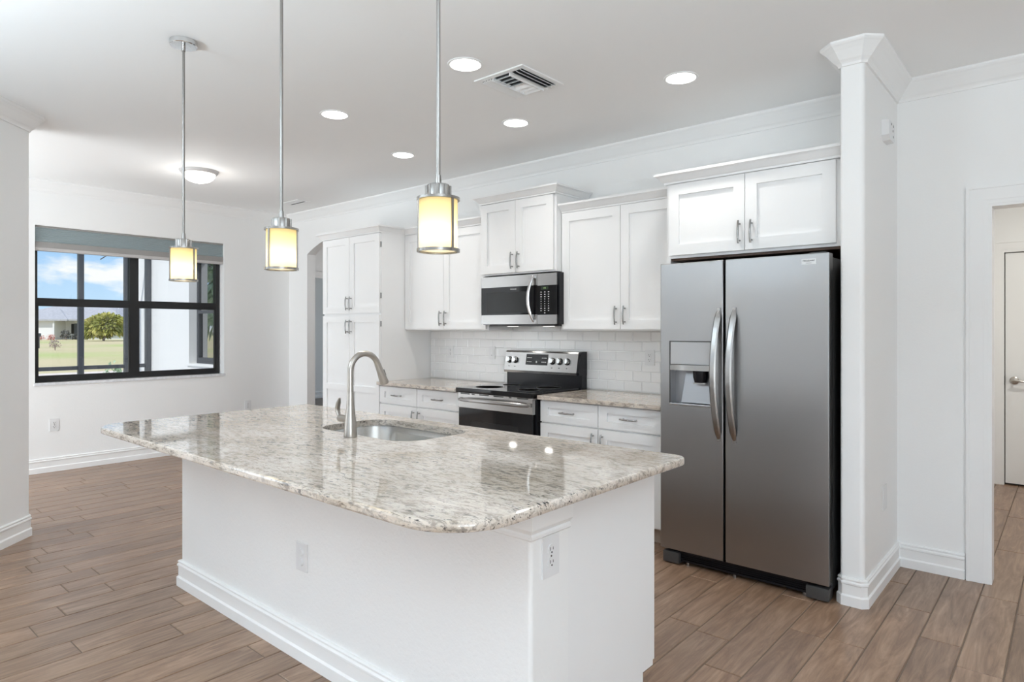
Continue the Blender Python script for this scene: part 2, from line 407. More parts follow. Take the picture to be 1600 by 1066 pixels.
# floor: wood-look porcelain planks 157 mm wide running away from the kitchen wall
FW, FL, FX0 = 0.1567, 0.93, -0.991
JOINT = {-27: 1.366, -26: 1.438, -25: 1.144, -24: 1.07, -23: 0.995, -22: 1.144, -21: 1.237, -20: 1.048, -18: 0.953, -15: 0.888, -14: 1.242, -11: 1.377, -31: 1.588,
         -4: 3.39, -3: 2.835, 1: 3.10, 3: 3.39, 4: 4.12, 5: 3.96, -2: 3.72, -1: 3.46, 0: 4.02, 2: 3.7}
bm = B()
gx0, gx1, gy0, gy1 = -7.62, 3.6, -5.1, 7.32
box(bm, gx0, gx1, gy0, gy1, -0.05, -0.0028, 1)
rnd = random.Random(3); r0 = math.floor((gx0 - FX0) / FW)
for r in range(r0, math.ceil((gx1 - FX0) / FW)):
    xa, xb = FX0 + r * FW, FX0 + (r + 1) * FW
    j = JOINT.get(r, rnd.uniform(0, FL)); y = j - math.ceil((j - gy0) / FL) * FL
    while y < gy1:
        ya, yb = max(y, gy0), min(y + FL, gy1); xa_, xb_ = max(xa, gx0), min(xb, gx1)
        if yb - ya > 0.02 and xb_ - xa_ > 0.01:
            g = 0.0026; c = 0.0020
            o = [bm.verts.new(p) for p in ((xa_ + g, ya + g, -0.0028), (xb_ - g, ya + g, -0.0028), (xb_ - g, yb - g, -0.0028), (xa_ + g, yb - g, -0.0028))]
            i = [bm.verts.new(p) for p in ((xa_ + g + c, ya + g + c, 0), (xb_ - g - c, ya + g + c, 0), (xb_ - g - c, yb - g - c, 0), (xa_ + g + c, yb - g - c, 0))]
            bm.faces.new(i)
            for k in range(4): bm.faces.new((o[k], o[(k + 1) % 4], i[(k + 1) % 4], i[k]))
        y += FL
struct('floor', bm, [M['floor'], M['grout']])
bm = B(); box(bm, -7.6, 3.6, -5.1, 7.35, H, H + 0.1); struct('ceiling', bm, M['ceil'])

# kitchen wall with the arched opening at its left end, and the cased opening at its right end
AX0, AX1, ASP, ARISE = -7.045, -5.72, 2.285, 0.17
DX0, DX1, DH = -0.345, 0.60, 2.05
bm = B()
plate(bm, [XL - 0.15, AX0, AX1, DX0, DX1, 3.6], [0, DH, ASP, H], {(1, 0), (1, 1), (1, 2), (3, 0)}, YB, YB + 0.11, 'y')
hw = (AX1 - AX0) / 2; rr = (hw * hw + ARISE * ARISE) / (2 * ARISE); cz = ASP + ARISE - rr; aa = math.asin(hw / rr)
arch = [((AX0 + AX1) / 2 + rr * math.sin(-aa + 2 * aa * i / 24), cz + rr * math.cos(-aa + 2 * aa * i / 24)) for i in range(25)]
cols = [[bm.verts.new(p) for p in ((x, YB, z), (x, YB, H), (x, YB + 0.11, H), (x, YB + 0.11, z))] for x, z in arch]
for a, b_ in zip(cols[:-1], cols[1:]):
    for k in range(4): bm.faces.new((a[k], a[(k + 1) % 4], b_[(k + 1) % 4], b_[k]))
struct('wall_back', bm, M['wall'])
# window wall
WY0, WY1, WZ0, WZ1 = 1.69, 3.505, 0.857, 2.37
bm = B(); plate(bm, [-1.3, WY0, WY1, YB + 0.05], [0, WZ0, WZ1, H], {(1, 1)}, XL, XL - 0.17, 'x'); struct('wall_left', bm, M['wall'])
# angled wall at the left edge of the view, and the living-room side behind it
A_ = (-5.262, 1.158); Bq = (-4.45, 0.346)
bm = B(); prism(bm, [Bq, A_, (-5.6, 1.158), (-5.6, 1.0), (-5.32, 1.0), (-4.6, 0.28), (-4.6, -0.1), (-4.45, -0.1)], 0, H); struct('wall_angled', bm, M['wall'])
bm = B(); plate(bm, [-5.1, -4.7, -0.1], [0, 2.45, H], {(1, 0)}, -4.45, -4.6, 'x'); struct('wall_living', bm, M['wall'])
bm = B(); plate(bm, [-7.62, -7.35, -5.2, -4.6], [0, 2.45, H], {(1, 0)}, -1.2, -1.3, 'y'); struct('wall_nook', bm, M['wall'])
# stub wall that ends the fridge recess
CX0, CX1, CY = -0.887, -0.777, 3.545
bm = B(); prism(bm, rrect(CX0, CX1, CY, YB + 0.02, (0.012, 0.022, 0.001, 0.001), 6), 0, H); struct('wall_stub', bm, M['wall'], 40)
# rear and right walls of the living room, with openings added to let light in
bm = B(); plate(bm, [-4.6, -2.1, 3.1, 3.6], [0, 2.45, H], {(1, 0)}, -5.0, -5.1, 'y'); struct('wall_rear', bm, M['wall'])
bm = B(); plate(bm, [-5.1, -3.6, -0.4, 7.35], [0, 2.45, H], {(1, 0)}, 3.5, 3.6, 'x'); struct('wall_right', bm, M['wall'])
# hall seen through the cased opening
HY = 7.19
bm = B(); plate(bm, [-0.9, -0.463, 0.36, 1.4], [0, 2.055, H], {(1, 0)}, HY, HY + 0.12, 'y'); struct('wall_hall_far', bm, M['wall'])
bm = B(); box(bm, -1.0, -0.9, YB + 0.11, HY + 0.12, 0, H); struct('wall_hall_left', bm, M['wall'])
bm = B(); box(bm, 1.3, 1.4, YB + 0.11, HY + 0.12, 0, H); struct('wall_hall_right', bm, M['wall'])
# passage behind the arch, with an opening in its left wall into the wing room
bm = B(); plate(bm, [YB + 0.11, 4.62, 5.55, 7.3], [0, 2.05, H], {(1, 0)}, -7.5, -7.62, 'x'); struct('wall_passage_left', bm, M['wall'])
bm = B(); box(bm, -7.62, -1.0, 7.2, 7.3, 0, H); struct('wall_passage_far', bm, M['wall'])
# wing room of the house and its outside wall (white stucco) facing the garden
WINGY = 4.0
bm = B(); plate(bm, [-11.55, -9.60, -8.2, -7.63], [-0.2, 0.88, 2.37, 3.0], {(1, 1)}, WINGY, WINGY + 0.17, 'y'); struct('wall_wing', bm, M['stucco'])
bm = B(); box(bm, -11.7, -11.4, WINGY + 0.17, 9.0, 0, 3.0); box(bm, -11.4, -7.62, 8.9, 9.0, 0, 3.0); struct('wall_wing_far', bm, M['wall'])
bm = B(); box(bm, -11.7, -7.62, WINGY + 0.17, 9.0, 2.8, 3.0); struct('ceiling_wing', bm, M['ceil'])
bm = B(); box(bm, -11.7, -7.62, WINGY + 0.17, 9.0, -0.1, 0.0); struct('floor_wing', bm, mat('wing_floor', (0.16, 0.125, 0.1), 0.4, var=(6, 0.2)))

# crown, baseboards and casings
CROWN = [(0, -0.105), (0.010, -0.105), (0.014, -0.094), (0.020, -0.086), (0.030, -0.078), (0.060, -0.040), (0.078, -0.022), (0.084, -0.018), (0.090, -0.010), (0.090, 0), (0, 0)]
BASE = [(0, 0.138), (0.008, 0.138), (0.014, 0.133), (0.014, 0.127), (0.010, 0.123), (0.017, 0.116), (0.017, 0.108), (0.012, 0.103), (0.012, 0.055), (0.019, 0.047), (0.019, 0), (0, 0)]
def moulding(name, path, prof, side, z=0.0, closed=False):
    bm = B(); sweep(bm, path, prof, side, z=z, closed=closed); return struct(name, bm, M['trim'])
eps = 0.0
moulding('trim_1', [(XL, -1.2), (XL, YB), (CX0, YB)], CROWN, -1, H)
ch = 0.016
stub = [(CX0, YB), (CX0, CY + ch), (CX0 + ch, CY), (CX1 - ch, CY), (CX1, CY + ch), (CX1, YB), (3.5, YB)]
moulding('trim_2', stub, CROWN, -1, H)
moulding('trim_3', [(-5.6, A_[1]), (A_[0] - 0.01, A_[1]), (A_[0] + 0.008, A_[1] - 0.008), Bq, (-4.45, -5.0)], CROWN, 1, H)
moulding('baseboard_left', [(XL, -1.2), (XL, YB), (AX0, YB), (AX0, YB + 0.11)], BASE, -1)
moulding('baseboard_stub', [(CX0, 4.25)] + stub[1:6] + [(DX0 - 0.105, YB)], BASE, -1)
moulding('baseboard_angled', [(-5.6, A_[1]), (A_[0] - 0.004, A_[1]), (A_[0] + 0.002, A_[1] - 0.002), Bq, (-4.45, -0.1)], BASE, 1)
moulding('baseboard_back', [(DX1 + 0.105, YB), (3.5, YB)], BASE, -1)
moulding('baseboard_hall_left', [(-0.9, YB + 0.12), (-0.9, HY), (-0.56, HY)], BASE, -1)
moulding('baseboard_wing', [(-11.4, 4.2), (-11.4, 8.9), (-7.7, 8.9)], BASE, -1)
def casing(name, u0, u1, h, w, face, depth, axis, width=0.10):
    """three-sided door casing with a stepped face around an opening; depth = signed projection"""
    bm = B(); s = 1 if depth > 0 else -1
    def seg(a0, a1, z0, z1, d):
        if axis == 'y': box(bm, a0, a1, face, face + d, z0, z1)
        else: box(bm, face, face + d, a0, a1, z0, z1)
    for t0, t1, d in ((0.0, 0.022, 0.012), (0.022, 0.085, 0.016), (0.085, 1.0, 0.021)):
        q0, q1 = t0, min(t1, width)
        seg(u0 - q1, u0 - q0, 0, h + q1, s * d); seg(u1 + q0, u1 + q1, 0, h + q1, s * d); seg(u0 - q0, u1 + q0, h + q0, h + q1, s * d)
    return bm
bm = casing('c', DX0, DX1, DH, 0, YB, -0.02, 'y'); 
plate(bm, [DX0 - 0.004, DX0 + 0.014, DX1 - 0.014, DX1 + 0.004], [0, DH - 0.014, DH + 0.004], {(1, 0)}, YB - 0.008, YB + 0.118, 'y')
struct('trim_4', bm, M['trim'])
bm = casing('c', 4.62, 5.55, 2.05, 0, -7.5, 0.02, 'x', 0.085); struct('trim_5', bm, M['trim'])

# hall door: slab in the far wall with its casing, lever and strike
door = struct('door_1', casing('c', -0.463, 0.36, 2.055, 0, HY, -0.02, 'y', 0.09), M['trim'], origin=(-0.05, HY, 0))
bm = B(); box(bm, -0.456, 0.353, HY + 0.012, HY + 0.05, 0.016, 2.048, bev=0.002); obj('door_slab', bm, M['trim'], door)
bm = B(); box(bm, -0.463, 0.36, HY + 0.055, HY + 0.1, 0, 2.055); obj('dark_reveal', bm, M['slot'], door)  # dark sheet behind the slab paints shade into the door gap
bm = B()
hx, hz = -0.392, 0.925
tube(bm, [(hx, HY + 0.012, hz), (hx, HY + 0.004, hz), (hx, HY - 0.002, hz)], [0.034, 0.034, 0.026], 20)
tube(bm, [(hx, HY, hz), (hx, HY - 0.05, hz)], 0.011, 12)
tube(bm, [(hx - 0.012, HY - 0.05, hz + 0.002), (hx + 0.03, HY - 0.052, hz), (hx + 0.08, HY - 0.05, hz - 0.008), (hx + 0.115, HY - 0.045, hz - 0.006)], [0.011, 0.010, 0.008, 0.006], 10)
obj('door_handle', bm, M['nickel'], door, 40)
bm = B(); box(bm, -0.461, -0.456, HY - 0.004, HY + 0.02, 0.885, 0.965); obj('strike_plate', bm, M['darkgrey'], door)

# ------------------------------------------------------------------ window in the dining wall
win = struct('window_1', B(), M['bronze'], origin=(XL - 0.1, 2.6, WZ0))
FX = XL - 0.10   # inner face of the frame
def win_unit(ya, yb):
    """single-hung unit: outer frame, upper sash edge, lower sash"""
    bm = B()
    plate(bm, [ya, ya + 0.042, yb - 0.042, yb], [WZ0 + 0.004, WZ0 + 0.045, WZ1 - 0.05, WZ1], {(1, 1)}, FX, FX - 0.06, 'x')
    fr = obj('window_frame', bm, M['bronze'], win)
    bm = B(); plate(bm, [ya + 0.03, ya + 0.052, yb - 0.052, yb - 0.03], [WZ0 + 0.03, WZ0 + 0.066, 1.60, 1.675], {(1, 1)}, FX - 0.004, FX - 0.03, 'x'); obj('lower_sash', bm, M['bronze'], win)
    bm = B(); plate(bm, [ya + 0.03, ya + 0.046, yb - 0.046, yb - 0.03], [1.615, 1.68, WZ1 - 0.06, WZ1 - 0.03], {(1, 1)}, FX - 0.032, FX - 0.056, 'x'); obj('upper_sash', bm, M['bronze'], win)
    bm = B(); box(bm, FX - 0.02, FX - 0.016, ya + 0.05, yb - 0.05, WZ0 + 0.06, 1.61); obj('lower_pane', bm, M['glass'], win)
    bm = B(); box(bm, FX - 0.046, FX - 0.042, ya + 0.044, yb - 0.044, 1.67, WZ1 - 0.055); obj('upper_pane', bm, M['glass'], win)
win_unit(WY0, 2.586); win_unit(2.586, WY1 - 0.012)
bm = B(); box(bm, XL - 0.17, XL + 0.012, WY0 - 0.01, WY1 + 0.012, WZ0 - 0.022, WZ0 + 0.004, bev=0.003); obj('window_sill', bm, M['sill'], win)
# cellular blind raised to the top of the window
bl = thing('window_blind', 'grey cellular blind pulled up to the top of the dining window', 'blind', (XL - 0.045, 2.6, 2.10))
bm = B(); box(bm, XL - 0.075, XL - 0.022, WY0 + 0.004, WY1 - 0.004, 2.352, 2.37); obj('head_rail', bm, M['blindrail'], bl)
bm = B(); nfold = 26; z0, z1 = 2.215, 2.352; pz = []
for i in range(nfold + 1):
    z = z1 + (z0 - z1) * i / nfold; pz.append((XL - 0.026 - (0.004 if i % 2 else 0.0), z))
pb = [(XL - 0.072, z) for _, z in pz][::-1]
a = [bm.verts.new((p[0], WY0 + 0.006, p[1])) for p in pz + pb]; b = [bm.verts.new((p[0], WY1 - 0.006, p[1])) for p in pz + pb]
for i in range(len(a)): bm.faces.new((a[i], a[(i + 1) % len(a)], b[(i + 1) % len(a)], b[i]))
bm.faces.new(a); bm.faces.new(b[::-1]); bmesh.ops.triangulate(bm, faces=[f for f in bm.faces if len(f.verts) > 4])
obj('pleated_fabric', bm, M['blindfab'], bl)
bm = B(); box(bm, XL - 0.078, XL - 0.020, WY0 + 0.005, WY1 - 0.005, 2.160, 2.215); obj('fabric_stack', bm, M['blindrail'], bl)
bm = B(); box(bm, XL - 0.08, XL - 0.018, WY0 + 0.005, WY1 - 0.005, 2.130, 2.160, bev=0.004); obj('bottom_rail', bm, M['blindlight'], bl)

# ------------------------------------------------------------------ cabinets
def shaker(bm, x0, x1, z0, z1, yf, fr=0.066, th=0.02, rails=(), rec=0.013, frz=None):
    """shaker front facing -y: raised frame around recessed flat panels; rails = (z0, z1) mid rails"""
    frz = frz or fr
    zs = [z0, z0 + frz]
    for a, b_ in rails: zs += [a, b_]
    zs += [z1 - frz, z1]
    holes = {(1, j) for j in range(1, len(zs) - 1, 2)}
    plate(bm, [x0, x0 + fr, x1 - fr, x1], zs, holes, yf, yf + th, 'y')
    box(bm, x0 + fr - 0.004, x1 - fr + 0.004, yf + rec, yf + th - 0.002, z0 + frz - 0.004, z1 - frz + 0.004)
def pull(parent, x, z, yf, vertical=True, L=0.132):
    """bowed bar pull on two posts"""
    bm = B(); n = 10; pts = []; rad = []
    for i in range(n + 1):
        t = -1 + 2 * i / n; y = yf - 0.024 - 0.008 * (1 - t * t); s = t * L / 2
        pts.append((x, y, z + s) if vertical else (x + s, y, z)); rad.append(0.0052 + 0.0012 * (1 - t * t))
    tube(bm, pts, rad, 8)
    for s in (-0.048, 0.048):
        p = (x, z + s) if vertical else (x + s, z)
        tube(bm, [(p[0], yf + 0.001, p[1]), (p[0], yf - 0.027, p[1])], [0.0055, 0.0042], 8)
    return obj('handle', bm, M['pull'], parent, 50)
def front(parent, name, x0, x1, z0, z1, yf, hx=None, hz=None, vert=True, **k):
    bm = B(); shaker(bm, x0, x1, z0, z1, yf, **k); d = obj(name, bm, M['cab'], parent)
    if hx is not None: pull(d, hx, hz, yf, vert)
    return d
CABCROWN = [(0, 0), (0.008, 0), (0.010, 0.012), (0.016, 0.015), (0.024, 0.024), (0.040, 0.042), (0.050, 0.048), (0.056, 0.050), (0.056, 0.064), (0, 0.064)]
YC = 4.318   # back of everything fixed to the wall
def cabinet(name, label, x0, x1, z0, z1, yf, crown_path, crown_z, group=None, cat='cabinet', bottom=None):
    t = thing(name, label, cat, ((x0 + x1) / 2, (yf + YC) / 2, z0), group)
    bm = B(); box(bm, x0, x1, yf + 0.021, YC, z0, z1); obj('body', bm, M['cab'], t)
    if crown_path:
        bm = B(); sweep(bm, crown_path, CABCROWN, -1, z=crown_z); box(bm, x0 + 0.001, x1 - 0.001, yf + 0.03, YC - 0.01, crown_z - 0.005, crown_z + 0.06); obj('crown_moulding', bm, M['cab'], t)
    return t
YU, YM, YP, YO = 3.98, 3.90, 3.684, 3.69
G = 'white shaker kitchen cabinets along the wall'
# pantry
px0, px1 = -5.712, -4.793; pm = -5.256
t = cabinet('pantry_cabinet', 'tall white four-door pantry cabinet next to the arched opening', px0, px1, 0.10, 2.262, YP, [(px0, YC), (px0, YP + 0.005), (px1, YP + 0.005), (px1, YU + 0.01)], 2.262, G)
front(t, 'door', px0 + 0.006, pm - 0.002, 1.527, 2.258, YP, pm - 0.026, 1.622); front(t, 'door', pm + 0.002, px1 - 0.004, 1.527, 2.258, YP, pm + 0.034, 1.622)
front(t, 'door', px0 + 0.006, pm - 0.002, 0.115, 1.508, YP, pm - 0.026, 1.40, rails=((0.783, 0.839),)); front(t, 'door', pm + 0.002, px1 - 0.004, 0.115, 1.508, YP, pm + 0.034, 1.40, rails=((0.783, 0.839),))
bm = B(); box(bm, px0 + 0.01, px1 - 0.002, YP + 0.08, YC, 0, 0.10); obj('toe_kick', bm, M['toe'], t)
for z in (2.13, 1.66, 1.40, 0.3):
    bm = B(); box(bm, px1 - 0.003, px1 + 0.002, YP + 0.012, YP + 0.026, z, z + 0.05); obj('hinge', bm, M['pull'], t)
# wall cabinets
ux0, ux1 = -4.790, -3.722
t = cabinet('wall_cabinet', 'white two-door wall cabinet between the pantry and the microwave', ux0, ux1, 1.366, 2.262, YU, [(ux0, YU + 0.005), (ux1, YU + 0.005)], 2.262, G)
front(t, 'door', ux0 + 0.004, -4.258, 1.376, 2.258, YU, -4.287, 1.473); front(t, 'door', -4.254, ux1 - 0.02, 1.376, 2.258, YU, -4.223, 1.473)
mx0, mx1 = -3.720, -2.950
t = cabinet('wall_cabinet', 'taller white two-door cabinet mounted directly above the microwave', mx0, mx1, 1.815, 2.402, YM, [(mx0, YC), (mx0, YM + 0.005), (mx1, YM + 0.005), (mx1, YC)], 2.402, G)
front(t, 'door', mx0 + 0.002, -3.345, 1.828, 2.398, YM, -3.371, 1.922); front(t, 'door', -3.341, mx1 - 0.018, 1.828, 2.398, YM, -3.304, 1.921)
rx0, rx1 = -2.947, -1.930
t = cabinet('wall_cabinet', 'white two-door wall cabinet between the microwave and the refrigerator', rx0, rx1, 1.366, 2.260, YU, [(rx0, YU + 0.005), (rx1, YU + 0.005)], 2.258, G)
front(t, 'door', rx0 - 0.003 + 0.006, -2.432, 1.376, 2.256, YU, -2.462, 1.474); front(t, 'door', -2.428, rx1 - 0.008, 1.376, 2.256, YU, -2.391, 1.475)
# cabinet over the refrigerator, with the end panel that drops to the floor beside it
ox0, ox1 = -1.927, -0.890
t = cabinet('fridge_cabinet', 'white two-door cabinet bridging over the stainless refrigerator', ox0, ox1, 1.815, 2.275, YO, [(ox0, YU + 0.0), (ox0, YO + 0.005), (ox1, YO + 0.005)], 2.275, G)
front(t, 'door', ox0 + 0.022, -1.429, 1.832, 2.270, YO, -1.456, 1.935); front(t, 'door', -1.425, ox1 - 0.055, 1.832, 2.270, YO, -1.386, 1.933)
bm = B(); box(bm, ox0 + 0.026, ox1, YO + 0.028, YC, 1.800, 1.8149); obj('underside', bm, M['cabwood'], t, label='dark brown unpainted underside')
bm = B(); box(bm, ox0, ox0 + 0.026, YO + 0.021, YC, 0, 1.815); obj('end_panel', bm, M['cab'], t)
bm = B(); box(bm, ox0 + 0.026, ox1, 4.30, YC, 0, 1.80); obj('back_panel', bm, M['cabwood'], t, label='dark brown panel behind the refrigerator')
# base cabinets
def base_cab(label, x0, x1, mid, hxs):
    t = thing('base_cabinet', label, 'cabinet', ((x0 + x1) / 2, (YP + YC) / 2, 0), G)
    bm = B(); box(bm, x0, x1, YP + 0.021, YC, 0.105, 0.868); obj('body', bm, M['cab'], t)
    bm = B(); box(bm, x0 + 0.001, x1 - 0.001, YP + 0.09, YC, 0, 0.105); obj('toe_kick', bm, M['toe'], t)
    for a, b_, side in ((x0 + 0.004, mid - 0.003, 1), (mid + 0.003, x1 - 0.004, -1)):
        front(t, 'drawer', a, b_, 0.711, 0.860, YP, (a + b_) / 2, 0.786, False, frz=0.047)
        front(t, 'door', a, b_, 0.118, 0.699, YP, (b_ - 0.034) if side == 1 else (a + 0.034), 0.605)
base_cab('white base cabinet with two drawers between pantry and range', -4.790, -3.722, -4.274, None)
base_cab('white base cabinet with two drawers between range and refrigerator', -2.921, -1.930, -2.423, None)
# granite counters on them
def counter(label, x0, x1, y0, y1, z0=0.870, z1=0.900):
    bm = B(); box(bm, x0, x1, y0, y1, z0, z1, bev=0.004)
    o = obj('countertop', bm, M['granite'], None, 40, ((x0 + x1) / 2, (y0 + y1) / 2, z0)); tag(o, label, 'countertop', 'granite countertops along the wall')
counter('cream granite countertop running from the pantry to the range', -4.790, -3.716, 3.648, 4.318)
counter('cream granite countertop between the range and the refrigerator', -2.921, -1.928, 3.648, 4.318)

# subway-tile backsplash
bm = B(); bx0, bx1 = -4.789, -1.929; ty = 4.305; bz0, bz1 = 0.901, 1.412
box(bm, bx0, bx1, ty + 0.0015, 4.329, bz0, 1.3655, 1); box(bm, -3.717, -2.95, ty + 0.0015, 4.329, 1.3655, 1.412, 1)
th_, tw = 0.0755, 0.1525; row = 0
z = 0.905 - th_
while z < bz1:
    ph = (-2.823 if row % 2 == 0 else -2.746); x = ph - math.ceil((ph - bx0) / tw) * tw
    while x < bx1:
        top = 1.3655 if (x + tw / 2 < -3.717 or x + tw / 2 > -2.95) else 1.412
        xa, xb, za, zb = max(x, bx0), min(x + tw, bx1), max(z, bz0), min(z + th_, top)
        if xb - xa > 0.012 and zb - za > 0.008:
            g = 0.0012; c = 0.0035
            o = [bm.verts.new(p) for p in ((xa + g, ty + 0.0015, za + g), (xb - g, ty + 0.0015, za + g), (xb - g, ty + 0.0015, zb - g), (xa + g, ty + 0.0015, zb - g))]
            i = [bm.verts.new(p) for p in ((xa + g + c, ty - 0.0022, za + g + c), (xb - g - c, ty - 0.0022, za + g + c), (xb - g - c, ty - 0.0022, zb - g - c), (xa + g + c, ty - 0.0022, zb - g - c))]
            bm.faces.new(i[::-1])
            for k in range(4): bm.faces.new((i[k], i[(k + 1) % 4], o[(k + 1) % 4], o[k]))
        x += tw
    z += th_; row += 1
bs = obj('tile_backsplash', bm, [M['tile'], M['tilegrout']], None, None, ((bx0 + bx1) / 2, ty, bz0)); tag(bs, 'white glossy subway-tile backsplash between the counters and wall cabinets', 'backsplash')

# ------------------------------------------------------------------ outlets and switches
def wallplate(name, label, cat, pos, nrm, kind='duplex', w=0.072, h=0.117, group=None):
    """cover plate centred at pos on a wall whose outward normal is nrm ('-y', '+x'); built facing -y, then turned"""
    t = thing(name, label, cat, pos, group)
    def put(nm, bm, m, par):
        bmesh.ops.recalc_face_normals(bm, faces=bm.faces[:])
        if nrm == '+x': bmesh.ops.rotate(bm, verts=bm.verts[:], cent=(0, 0, 0), matrix=Matrix.Rotation(R(90), 3, 'Z'))
        bmesh.ops.translate(bm, verts=bm.verts[:], vec=Vector(pos))
        return obj(nm, bm, m, par)
    bm = B(); box(bm, -w / 2, w / 2, -0.006, -0.0002, -h / 2, h / 2, bev=0.002); pl = put('cover_plate', bm, M['plate'], t)
    if kind == 'duplex':
        for s in (-0.0195, 0.0195):
            bm = B(); tube(bm, [(0, -0.0055, s), (0, -0.0085, s)], 0.0165, 20); q = put('socket', bm, M['plate'], pl)
            bm = B(); box(bm, -0.0075, -0.0055, -0.0092, -0.008, s - 0.002, s + 0.008); box(bm, 0.0055, 0.0072, -0.0092, -0.008, s - 0.001, s + 0.007)
            tube(bm, [(0, -0.008, s - 0.008), (0, -0.0092, s - 0.008)], 0.003, 8); put('slots', bm, M['slot'], pl)
        bm = B(); tube(bm, [(0, -0.0058, 0), (0, -0.0075, 0)], 0.003, 10); put('screw', bm, M['pull'], pl)
    elif kind == 'decora':
        bm = B(); box(bm, -0.0165, 0.0165, -0.009, -0.005, -0.033, 0.033, bev=0.001); q = put('socket', bm, M['plate'], pl)
        bm = B()
        for s in (-0.018, 0.018):
            box(bm, -0.0075, -0.0055, -0.0098, -0.0085, s - 0.002, s + 0.008); box(bm, 0.0055, 0.0072, -0.0098, -0.0085, s - 0.001, s + 0.007); tube(bm, [(0, -0.0085, s - 0.008), (0, -0.0098, s - 0.008)], 0.003, 8)
        put('slots', bm, M['slot'], pl)
    elif kind == 'switch':
        bm = B(); box(bm, -0.0165, 0.0165, -0.009, -0.005, -0.033, 0.033, bev=0.001); put('rocker', bm, M['plate'], pl)
        bm = B(); box(bm, -0.004, 0.004, -0.0095, -0.0085, -0.025, -0.021); put('indicator', bm, M['slot'], pl)
    elif kind == 'knobs':
        for s in (-0.0195, 0.0195):
            bm = B(); tube(bm, [(0, -0.0055, s), (0, -0.013, s)], [0.0165, 0.015], 20); put('socket_cap', bm, M['plate'], pl)
    return t
GO = 'white electrical wall plates'
wallplate('wall_outlet', 'white outlet on the backsplash nearer the pantry', 'outlet', (-4.493, 4.3015, 1.163), '-y', 'decora', group=GO)
wallplate('light_switch', 'white switch plate on the backsplash just left of the range', 'switch', (-3.960, 4.3015, 1.165), '-y', 'switch', group=GO)
wallplate('wall_outlet', 'white outlet on the backsplash beside the refrigerator', 'outlet', (-2.372, 4.3015, 1.165), '-y', 'decora', w=0.08, group=GO)
wallplate('wall_outlet', 'white capped outlet low on the island wall facing the dining side', 'outlet', (-2.426, 1.470, 0.428), '-y', 'knobs', w=0.082, group=GO)
wallplate('wall_outlet', 'white outlet on the island end panel under the countertop', 'outlet', (-1.2, 1.560, 0.690), '+x', 'duplex', w=0.082, h=0.126, group=GO)
wallplate('wall_outlet', 'white outlet under the left side of the dining window', 'outlet', (XL, 1.843, 0.450), '+x', 'duplex', w=0.078, h=0.117, group=GO)
wallplate('wall_outlet', 'white outlet low on the window wall nearer the arched opening', 'outlet', (XL, 3.790, 0.466), '+x', 'duplex', w=0.078, group=GO)
wallplate('blank_wall_plate', 'white blank plate low on the side of the stub wall', 'outlet', (CX1, 3.985, 0.463), '+x', 'blank', w=0.085, h=0.135, group=GO)
# chime box high on the stub wall
t = thing('junction_box', 'small white plastic wall box high on the stub wall side', 'wall box', (CX1, 4.0, 2.44))
bm = B(); pts = [(-0.078, 0.055), (-0.078, -0.03), (-0.052, -0.056), (0.05, -0.056), (0.078, -0.04), (0.078, 0.03), (0.055, 0.055)]
f0 = [bm.verts.new((CX1, 4.0 + p[0], 2.445 + p[1])) for p in pts]; f1 = [bm.verts.new((CX1 + 0.035, 4.0 + p[0] * 0.93, 2.445 + p[1] * 0.93)) for p in pts]
bm.faces.new(f0[::-1]); bm.faces.new(f1)
for i in range(len(pts)): bm.faces.new((f0[i], f0[(i + 1) % len(pts)], f1[(i + 1) % len(pts)], f1[i]))
hb = obj('housing', bm, M['plate'], t)
for y, z in ((3.985, 2.482), (4.035, 2.48), (4.022, 2.452), (4.03, 2.422)):
    bm = B(); box(bm, CX1 + 0.0345, CX1 + 0.036, y - 0.004, y + 0.004, z - 0.006, z + 0.006); obj('screw_hole', bm, M['slot'], t)

# ------------------------------------------------------------------ refrigerator
fx0, fx1, fgap0, fgap1 = -1.850, -0.921, -1.4665, -1.4535
FY = 3.480
t = thing('refrigerator', 'stainless side-by-side refrigerator with ice dispenser in the white recess', 'refrigerator', (-1.386, 3.86, 0))
bm = B(); box(bm, fx0 + 0.006, fx1 - 0.004, FY + 0.075, 4.27, 0.05, 1.742, bev=0.004); obj('body', bm, M['darkgrey'], t)
dx0, dx1, dz0, dz1 = -1.787, -1.540, 0.938, 1.303
bm = B(); plate(bm, [fx0, dx0, dx1, fgap0], [0.088, dz0, dz1, 1.760], {(1, 1)}, FY, FY + 0.068, 'y')
es = [e for e in bm.edges if all(abs(v.co.y - FY) < 1e-5 for v in e.verts) and all(any(abs(v.co[a] - k) < 1e-5 for a, k in ((0, fx0), (0, fgap0), (2, 0.088), (2, 1.760))) for v in e.verts)
      and len(e.link_faces) == 2 and abs(e.link_faces[0].normal.dot(e.link_faces[1].normal)) < 0.5]
bm.normal_update()
es = [e for e in bm.edges if len(e.link_faces) == 2 and all(abs(v.co.y - FY) < 1e-5 for v in e.verts) and abs(e.link_faces[0].normal.dot(e.link_faces[1].normal)) < 0.5 and
      (all(abs(v.co.x - fx0) < 1e-5 for v in e.verts) or all(abs(v.co.x - fgap0) < 1e-5 for v in e.verts) or all(abs(v.co.z - 0.088) < 1e-5 for v in e.verts) or all(abs(v.co.z - 1.76) < 1e-5 for v in e.verts))]
bmesh.ops.bevel(bm, geom=es, offset=0.006, segments=3, profile=0.6, affect='EDGES')
dl = obj('freezer_door', bm, M['fridge'], t, 40)
bm = B(); box(bm, fgap1, fx1, FY, FY + 0.068, 0.088, 1.760, bev=0.006); dr = obj('refrigerator_door', bm, M['fridge'], t, 40)
